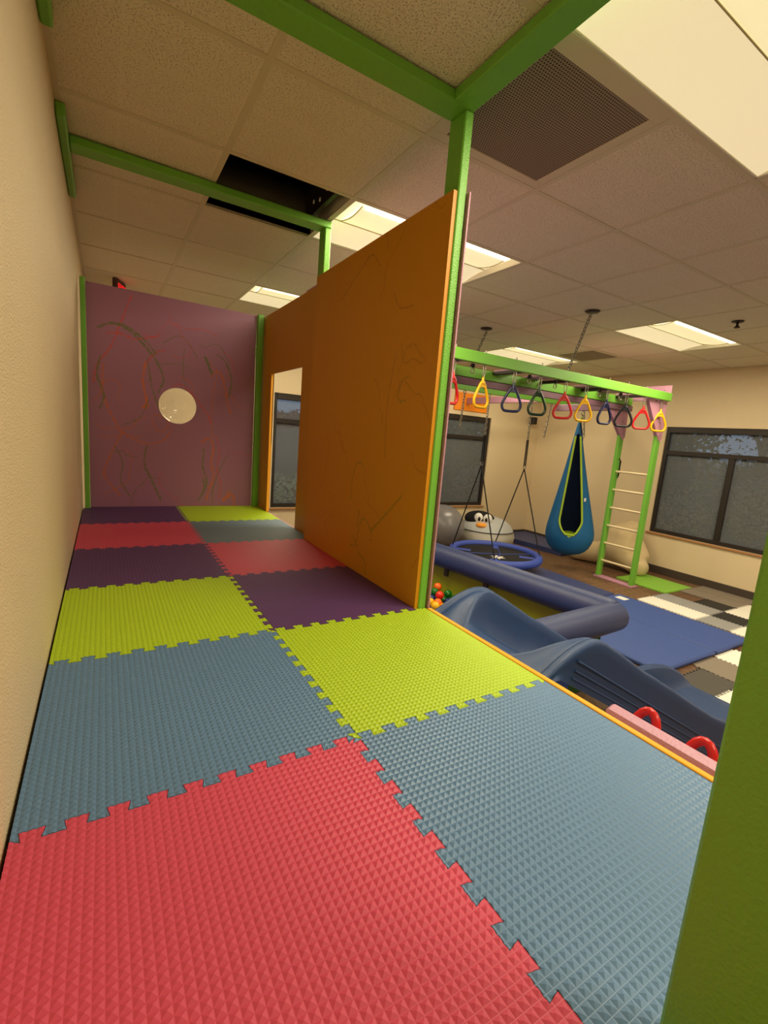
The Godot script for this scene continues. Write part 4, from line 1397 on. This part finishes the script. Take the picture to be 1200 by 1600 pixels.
# ---------------------------------------------------------------- mats and tiles on the floor
func make_floor_mats() -> void:
	# two folding gym mats
	var o := thing("gym_mat", "large blue folding gym mat with a white tag, beside the floor tiles", "gym mat")
	part("mat_panel", box(Vector3(4.474, 0.001, -2.63), Vector3(5.08, 0.042, -1.375), 0.012), M.mat_blue, o)
	part("mat_panel", box(Vector3(3.62, 0.001, -2.63), Vector3(4.458, 0.042, -1.375), 0.014), M.mat_blue, o)
	part("fold_seam", box(Vector3(4.4625, 0.001, -2.625), Vector3(4.4695, 0.035, -1.38), 0.0), M.mat_seam, o)
	part("white_tag", box(Vector3(4.90, 0.0422, -2.57), Vector3(5.0, 0.0432, -2.46), 0.0), M.white, o)
	var p := thing("gym_mat", "farther blue folding gym mat under the round swing", "gym mat")
	part("mat_panel", box(Vector3(4.40, 0.001, -3.90), Vector3(5.03, 0.042, -2.648), 0.014), M.mat_dark, p)  # darker blue carries the shade below the swing
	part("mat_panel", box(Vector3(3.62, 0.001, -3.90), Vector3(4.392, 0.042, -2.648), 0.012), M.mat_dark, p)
	part("fold_seam", box(Vector3(4.3925, 0.001, -3.89), Vector3(4.3995, 0.035, -2.65), 0.0), M.mat_seam, p)
	# lime tile under the ladder
	floor_tile(5.80, 6.42, -3.13, -2.505, "foam_green", "single bright lime foam tile lying on the floor beside the ladder", 18)
	var s := 0.302
	var list := [
		[5.20, -2.49, "foam_white", "white floor tile nearest the ladder at the mat edge"], [5.20, -2.19, "foam_white", "white floor tile second along the blue mat edge"],
		[5.502, -2.49, "foam_light_gray", "light gray floor tile beside the lime tile corner"], [5.502, -2.19, "foam_light_gray", "light gray floor tile between white and black tiles"],
		[5.804, -2.19, "foam_black", "black floor tile left of the taupe tiles"], [6.106, -2.19, "foam_taupe", "taupe floor tile right of the black tile, nearer one"],
		[6.106, -2.49, "foam_taupe", "taupe floor tile right of the lime tile, farther one"], [6.40, -2.49, "foam_taupe", "taupe floor tile in the back corner by the baseboard"], [6.40, -2.19, "foam_taupe", "taupe floor tile by the baseboard, second one"],
		[5.804, -1.888, "foam_white", "white floor tile right of the lower black tile"], [6.106, -1.888, "foam_white", "white floor tile beside the green foreground post"], [6.40, -1.888, "foam_black", "black floor tile by the baseboard at the green post"],
		[5.502, -1.888, "foam_black", "black floor tile between gray and white tiles"], [5.20, -1.888, "foam_light_gray", "light gray floor tile third along the blue mat edge"],
		[5.20, -1.586, "foam_white", "white floor tile at the far corner of the blue mat"], [5.502, -1.586, "foam_light_gray", "gray floor tile mostly behind the green post"]]
	for t in list:
		floor_tile(t[0], t[0] + s, t[1], t[1] + s, t[2], t[3], 9)
	var near := [
		[3.60, 4.05, -1.30, -1.035, "foam_charcoal", "charcoal floor tile between the slide and the blue mat"],
		[4.052, 4.40, -1.36, -1.035, "foam_taupe", "taupe floor tile in front of the blue mat edge"],
		[4.402, 4.75, -1.36, -1.035, "foam_white", "white floor tile at the front edge of the blue mat"],
		[3.60, 3.90, -1.033, -0.73, "foam_white", "white floor tile nearest the slide end"],
		[3.902, 4.20, -1.033, -0.73, "foam_light_gray", "gray floor tile beside the white tile at the slide end"]]
	for t in near:
		floor_tile(t[0], t[1], t[2], t[3], t[4], t[5], 10)

func floor_tile(x0: float, x1: float, z0: float, z1: float, mat: String, label: String, teeth: int) -> void:
	var outline := mat_outline(x0, x1, z0, z1, "+", "+", "+", "+", teeth, 0.018)
	solo("floor_tile", foam_mesh(outline, 0.001, 0.012, 0.0, 0.0), M[mat], label, "foam tile")

# ---------------------------------------------------------------- soft toys and balls
func make_soft_things() -> void:
	solo("exercise_ball", ellipsoid(Vector3(0, 0, 0), Vector3(0.33, 0.325, 0.33), 40), M.ball_gray, "large shiny gray exercise ball by the back window", "exercise ball", Vector3(4.40, 0.326, -5.05))
	# penguin bean bag
	var at := Vector3(5.27, 0, -5.03)
	var o := thing("penguin_bean_bag", "round pale plush bean bag with a penguin face near the back wall", "bean bag", at, -0.95)
	var prof := [Vector2(0, 0.0), Vector2(0.28, 0.0), Vector2(0.38, 0.03), Vector2(0.435, 0.10), Vector2(0.445, 0.18), Vector2(0.42, 0.27)]
	part("bag_base", lathe(prof, 36), M.plush_white, o)
	var tilt := Transform3D(Basis(Vector3.BACK, 0.0), Vector3(0, 0.0, 0))
	part("bag_top", lathe([Vector2(0.42, 0.27), Vector2(0.36, 0.36), Vector2(0.27, 0.425), Vector2(0.15, 0.46), Vector2(0, 0.47)], 36), M.plush_gray, o)
	var rim := []
	for k in 40: rim.append(Vector3(0.424 * cos(TAU * k / 40), 0.272, 0.424 * sin(TAU * k / 40)))
	part("piping", tube(rim, 0.006, 6, true), M.plush_black, o)
	# the face looks along local +z
	var f := begin(true)
	add_ellipsoid(f, Vector3(-0.10, 0.425, 0.10), Vector3(0.235, 0.125, 0.19), 24)
	part("face", done(f), M.plush_black, o)
	for s in [-0.085, 0.055]:
		var e := begin(true)
		add_ellipsoid(e, Vector3(s, 0.455, 0.255), Vector3(0.070, 0.082, 0.045), 18)
		var eye := part("eye", done(e), M.white, o)
		var q := begin(true)
		add_ellipsoid(q, Vector3(s * 0.8, 0.45, 0.29), Vector3(0.024, 0.036, 0.014), 12)
		part("pupil", done(q), M.black_metal, eye)
	var b := begin(true)
	add_ellipsoid(b, Vector3(-0.015, 0.358, 0.30), Vector3(0.10, 0.046, 0.09), 18)
	part("beak", done(b), M.beak, o)
	# wedge mat along the corner
	var w := begin()
	var poly := PackedVector2Array([Vector2(5.85, -5.46), Vector2(6.66, -5.46), Vector2(6.66, -4.20), Vector2(6.02, -4.16)])
	add_slab(w, poly, 0.001, 0.075)
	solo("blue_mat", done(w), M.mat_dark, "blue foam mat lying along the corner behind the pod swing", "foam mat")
	# teddy bear
	var bear := thing("teddy_bear", "large cream plush bear slumped on the floor behind the ladder", "plush bear")
	var caps := [
		[Vector3(6.33, 0.30, -3.44), Vector3(6.35, 0.42, -3.44), 0.26, 0.22],
		[Vector3(6.27, 0.18, -3.64), Vector3(6.14, 0.135, -3.97), 0.16, 0.135],
		[Vector3(6.30, 0.17, -3.28), Vector3(6.24, 0.12, -3.10), 0.15, 0.118],
		[Vector3(6.44, 0.52, -3.40), Vector3(6.46, 0.56, -3.40), 0.13, 0.13],
		[Vector3(6.40, 0.34, -3.26), Vector3(6.40, 0.24, -3.18), 0.11, 0.10]]
	var field := func(p: Vector3) -> float:
		var d := 9.0
		for k in caps:
			var a: Vector3 = k[0]; var ab: Vector3 = k[1] - a
			var h := clampf((p - a).dot(ab) / ab.length_squared(), 0.0, 1.0)
			var e: float = p.distance_to(a + ab * h) - lerpf(k[2], k[3], h)
			var m: float = clampf(0.5 + 0.5 * (d - e) / 0.07, 0.0, 1.0)
			d = lerpf(d, e, m) - 0.07 * m * (1.0 - m)
		return maxf(d, 0.003 - p.y)
	part("body", nets(field, Vector3(5.86, -0.03, -4.12), Vector3(6.70, 0.78, -2.90), 0.024), M.plush_cream, bear)
	var nose := begin(true)
	add_ellipsoid(nose, Vector3(6.305, 0.555, -3.375), Vector3(0.016, 0.012, 0.02), 10)
	part("nose", done(nose), M.plywood, bear)

# ---------------------------------------------------------------- small fittings
func make_small_things() -> void:
	var sp := thing("wall_speaker", "small black box speaker on the back wall above the swing strap", "speaker", Vector3(6.45, 2.035, ROOM_BACK + 0.001))
	part("case", box(Vector3(-0.05, -0.06, 0.03), Vector3(0.05, 0.06, 0.13), 0.008), M.black_metal, sp)
	part("bracket", box(Vector3(-0.02, -0.10, 0.0), Vector3(0.02, 0.02, 0.03), 0.003), M.wall, sp)
	var k := thing("sprinkler", "small dark fire sprinkler on the ceiling right of the light panel", "sprinkler", Vector3(4.583, CEIL - 0.002, -1.747))
	part("cover_plate", lathe([Vector2(0, -0.006), Vector2(0.04, -0.006), Vector2(0.045, 0.0), Vector2(0, 0.0)], 20), M.brown_metal, k)
	part("spray_head", lathe([Vector2(0, -0.05), Vector2(0.022, -0.05), Vector2(0.022, -0.045), Vector2(0.008, -0.03), Vector2(0.01, -0.006), Vector2(0, -0.006)], 16), M.brown_metal, k)
	# chains from the ceiling
	var c1 := thing("ceiling_chain", "steel chain slanting from a dark ceiling cap down to the ring beam", "chain", Vector3(3.605, CEIL - 0.002, -2.393))
	part("cap", lathe([Vector2(0, -0.012), Vector2(0.05, -0.01), Vector2(0.06, 0.0), Vector2(0, 0.0)], 24), M.brown_metal, c1)
	part("chain", chain_mesh(Vector3(-0.01, -0.012, 0), Vector3(0.268, -0.405, -0.377), 0.045, 0.0048), M.steel, c1)
	var c2 := thing("ceiling_chain", "short steel chain dropping straight from a dark ceiling cap behind the ring beam", "chain", Vector3(3.457, CEIL - 0.002, -3.494))
	part("cap", lathe([Vector2(0, -0.012), Vector2(0.05, -0.01), Vector2(0.06, 0.0), Vector2(0, 0.0)], 24), M.brown_metal, c2)
	part("chain", chain_mesh(Vector3(0.015, -0.012, 0), Vector3(0.20, -0.46, -0.50), 0.045, 0.0048), M.steel, c2)
	# exit sign hung from the ceiling behind the purple panel
	var ex := thing("exit_sign", "red lit EXIT sign on the ceiling just above the purple panel", "exit sign", Vector3(0.27, CEIL - 0.002, -4.70), 1.2)
	part("sign_case", box(Vector3(-0.10, -0.15, -0.02), Vector3(0.10, 0.0, 0.02), 0.006), M.exit_body, ex)
	var tm := TextMesh.new()
	tm.text = "EXIT"
	var sf := SystemFont.new()
	sf.font_names = PackedStringArray(["Droid Sans"])
	sf.font_weight = 700
	tm.font = sf
	tm.font_size = 64
	tm.pixel_size = 0.0013
	tm.depth = 0.004
	part("letters", tm, M.exit_red, ex, Vector3(0, -0.065, 0.022))
	var ol := OmniLight3D.new()
	ol.name = "sign_light"
	ol.light_color = Color(1.0, 0.12, 0.1)
	ol.light_energy = 0.001
	ol.light_size = 0.05
	ol.omni_range = 12.0
	ol.omni_attenuation = 2.0
	ol.shadow_enabled = true
	ol.position = Vector3(0, -0.10, 0.06)
	ex.add_child(ol)

# ---------------------------------------------------------------- outside the windows
func leaves(n: int, c: Vector3, r: Vector3, size: float, sd: int, shell := 0.75) -> ArrayMesh:
	var rng := RandomNumberGenerator.new()
	rng.seed = sd
	var st := begin()
	for i in n:
		var d := Vector3(rng.randfn(), rng.randfn(), rng.randfn()).normalized()
		var q := c + d * r * lerpf(shell, 1.05, rng.randf()) * (1.0 + 0.12 * sin(d.x * 9 + sd) * cos(d.y * 7))
		if q.y < 0.02: q.y = 0.02 + rng.randf() * 0.1
		var u := Vector3(rng.randfn(), rng.randfn(), rng.randfn()).normalized()
		var v := u.cross(d).normalized() * size * rng.randf_range(0.3, 0.6)
		u = u * size * rng.randf_range(0.6, 1.3)
		tri(st, q - v, q + u, q + v)
		tri(st, q - v, q + v, q - u * 0.5)
	return done(st)

func shrub(called: String, label: String, c: Vector3, r: Vector3, mat: Material, n: int, size: float, sd: int) -> void:
	var o := thing(called, label, "shrub", Vector3(c.x, 0, c.z))
	var g := leaves(n, Vector3(0, c.y, 0), r, size, sd)
	var lv := part("foliage", g, mat, o)
	lv.set_meta("kind", "stuff")
	var st := begin(true)
	add_ellipsoid(st, Vector3(0, c.y, 0), r * 0.74, 16)
	part("inner_growth", done(st), M.twig, o)
	part("stem", tube([Vector3(0, -0.1, 0), Vector3(0, maxf(0.15, c.y - r.y * 0.5), 0)], 0.05, 8), M.twig, o)

func tree(label: String, at: Vector3, crown: Vector3, r: Vector3, mat: Material, n: int, size: float, sd: int) -> void:
	var o := thing("tree", label, "tree", at)
	var rng := RandomNumberGenerator.new()
	rng.seed = sd
	part("trunk", tube([Vector3(0, -0.1, 0), Vector3(0.05, 1.2, 0), Vector3(0, crown.y, 0)], 0.1, 10, false, [0.14, 0.11, 0.05]), M.twig, o)
	for k in 9:
		var a := rng.randf() * TAU
		var y := lerpf(1.0, crown.y, rng.randf())
		var e := Vector3(cos(a) * r.x * 0.9, y + rng.randf_range(0.3, 1.0), sin(a) * r.z * 0.9)
		part("branch", tube([Vector3(0, y, 0), e * Vector3(0.5, 1, 0.5) - Vector3(0, 0.15, 0), e], 0.03, 6, false, [0.045, 0.03, 0.012]), M.twig, o)
	var lv := part("foliage", leaves(n, crown, r, size, sd, 0.35), mat, o)
	lv.set_meta("kind", "stuff")

func make_outside() -> void:
	structure_mesh("ground_outside", boxes([[Vector3(ROOM_X + 0.16, -0.3, -22), Vector3(26, -0.02, 14)], [Vector3(-8, -0.3, -22), Vector3(ROOM_X + 0.16, -0.02, ROOM_BACK - 0.16)]], 0.0), M.soil)
	solo("walkway", box(Vector3(11.6, -0.02, -3.9), Vector3(13.2, 0.0, 8), 0.0), M.paving, "pale paved walkway glimpsed low between the shrubs outside the right window", "walkway")
	# beyond the right-hand window
	shrub("bare_shrub", "rounded gray-brown shrub outside the left half of the right window", Vector3(9.3, 0.34, -4.35), Vector3(0.75, 0.62, 0.68), M.leaf_gray, 3000, 0.05, 31)
	shrub("bare_shrub", "taller rounded gray-brown shrub outside the right half of the right window", Vector3(9.3, 0.86, -2.85), Vector3(0.75, 0.55, 0.62), M.leaf_gray, 3000, 0.05, 32)
	tree("dark evergreen tree outside the upper left of the right window", Vector3(11.0, 0, -5.75), Vector3(0, 1.9, 0), Vector3(1.3, 1.6, 1.35), M.leaf_green, 5000, 0.10, 41)
	tree("bare-branched tree against the sky at the upper right of the right window", Vector3(12.4, 0, -4.25), Vector3(0, 2.5, 0), Vector3(0.9, 0.9, 0.7), M.leaf_gray, 260, 0.05, 42)
	for i in 4:
		shrub("far_hedge", ["dark hedge far behind the evergreen outside the right window", "dark hedge far behind the gray shrubs outside the right window", "dark hedge at the right end beyond the walkway", "dark hedge beyond the walkway, last one"][i], Vector3(15.0, 0.7, -11.6 + i * 3.3), Vector3(0.9, 1.2, 1.35), M.leaf_green, 1500, 0.10, 50 + i)
	# beyond the back windows
	solo("board_fence", box(Vector3(0.2, -0.02, -8.62), Vector3(4.4, 1.57, -8.55), 0.01), M.fence, "gray-blue fence outside the window seen through the loft doorway", "fence")
	shrub("leafy_hedge", "pale green leafy hedge low outside the window seen through the loft doorway", Vector3(2.85, 0.32, -7.5), Vector3(1.2, 0.5, 0.4), M.leaf_hedge, 2600, 0.07, 61)
	tree("reddish tree at the top of the window seen through the loft doorway", Vector3(3.7, 0, -10.4), Vector3(0, 1.42, 0), Vector3(1.3, 0.55, 1.0), M.leaf_red, 4200, 0.10, 62)
	tree("dark tree outside the back window near the exercise ball", Vector3(9.3, 0, -10.3), Vector3(0, 1.8, 0), Vector3(1.6, 1.7, 1.0), M.leaf_green, 5200, 0.10, 63)
	shrub("bare_shrub", "brownish shrub low outside the back window near the exercise ball", Vector3(7.9, 0.45, -8.2), Vector3(0.7, 0.55, 0.5), M.leaf_gray, 2400, 0.06, 64)
	shrub("far_hedge", "dark hedge closing the view behind the back window", Vector3(10.4, 0.9, -13.2), Vector3(3.4, 1.5, 0.8), M.leaf_green, 2400, 0.12, 65)
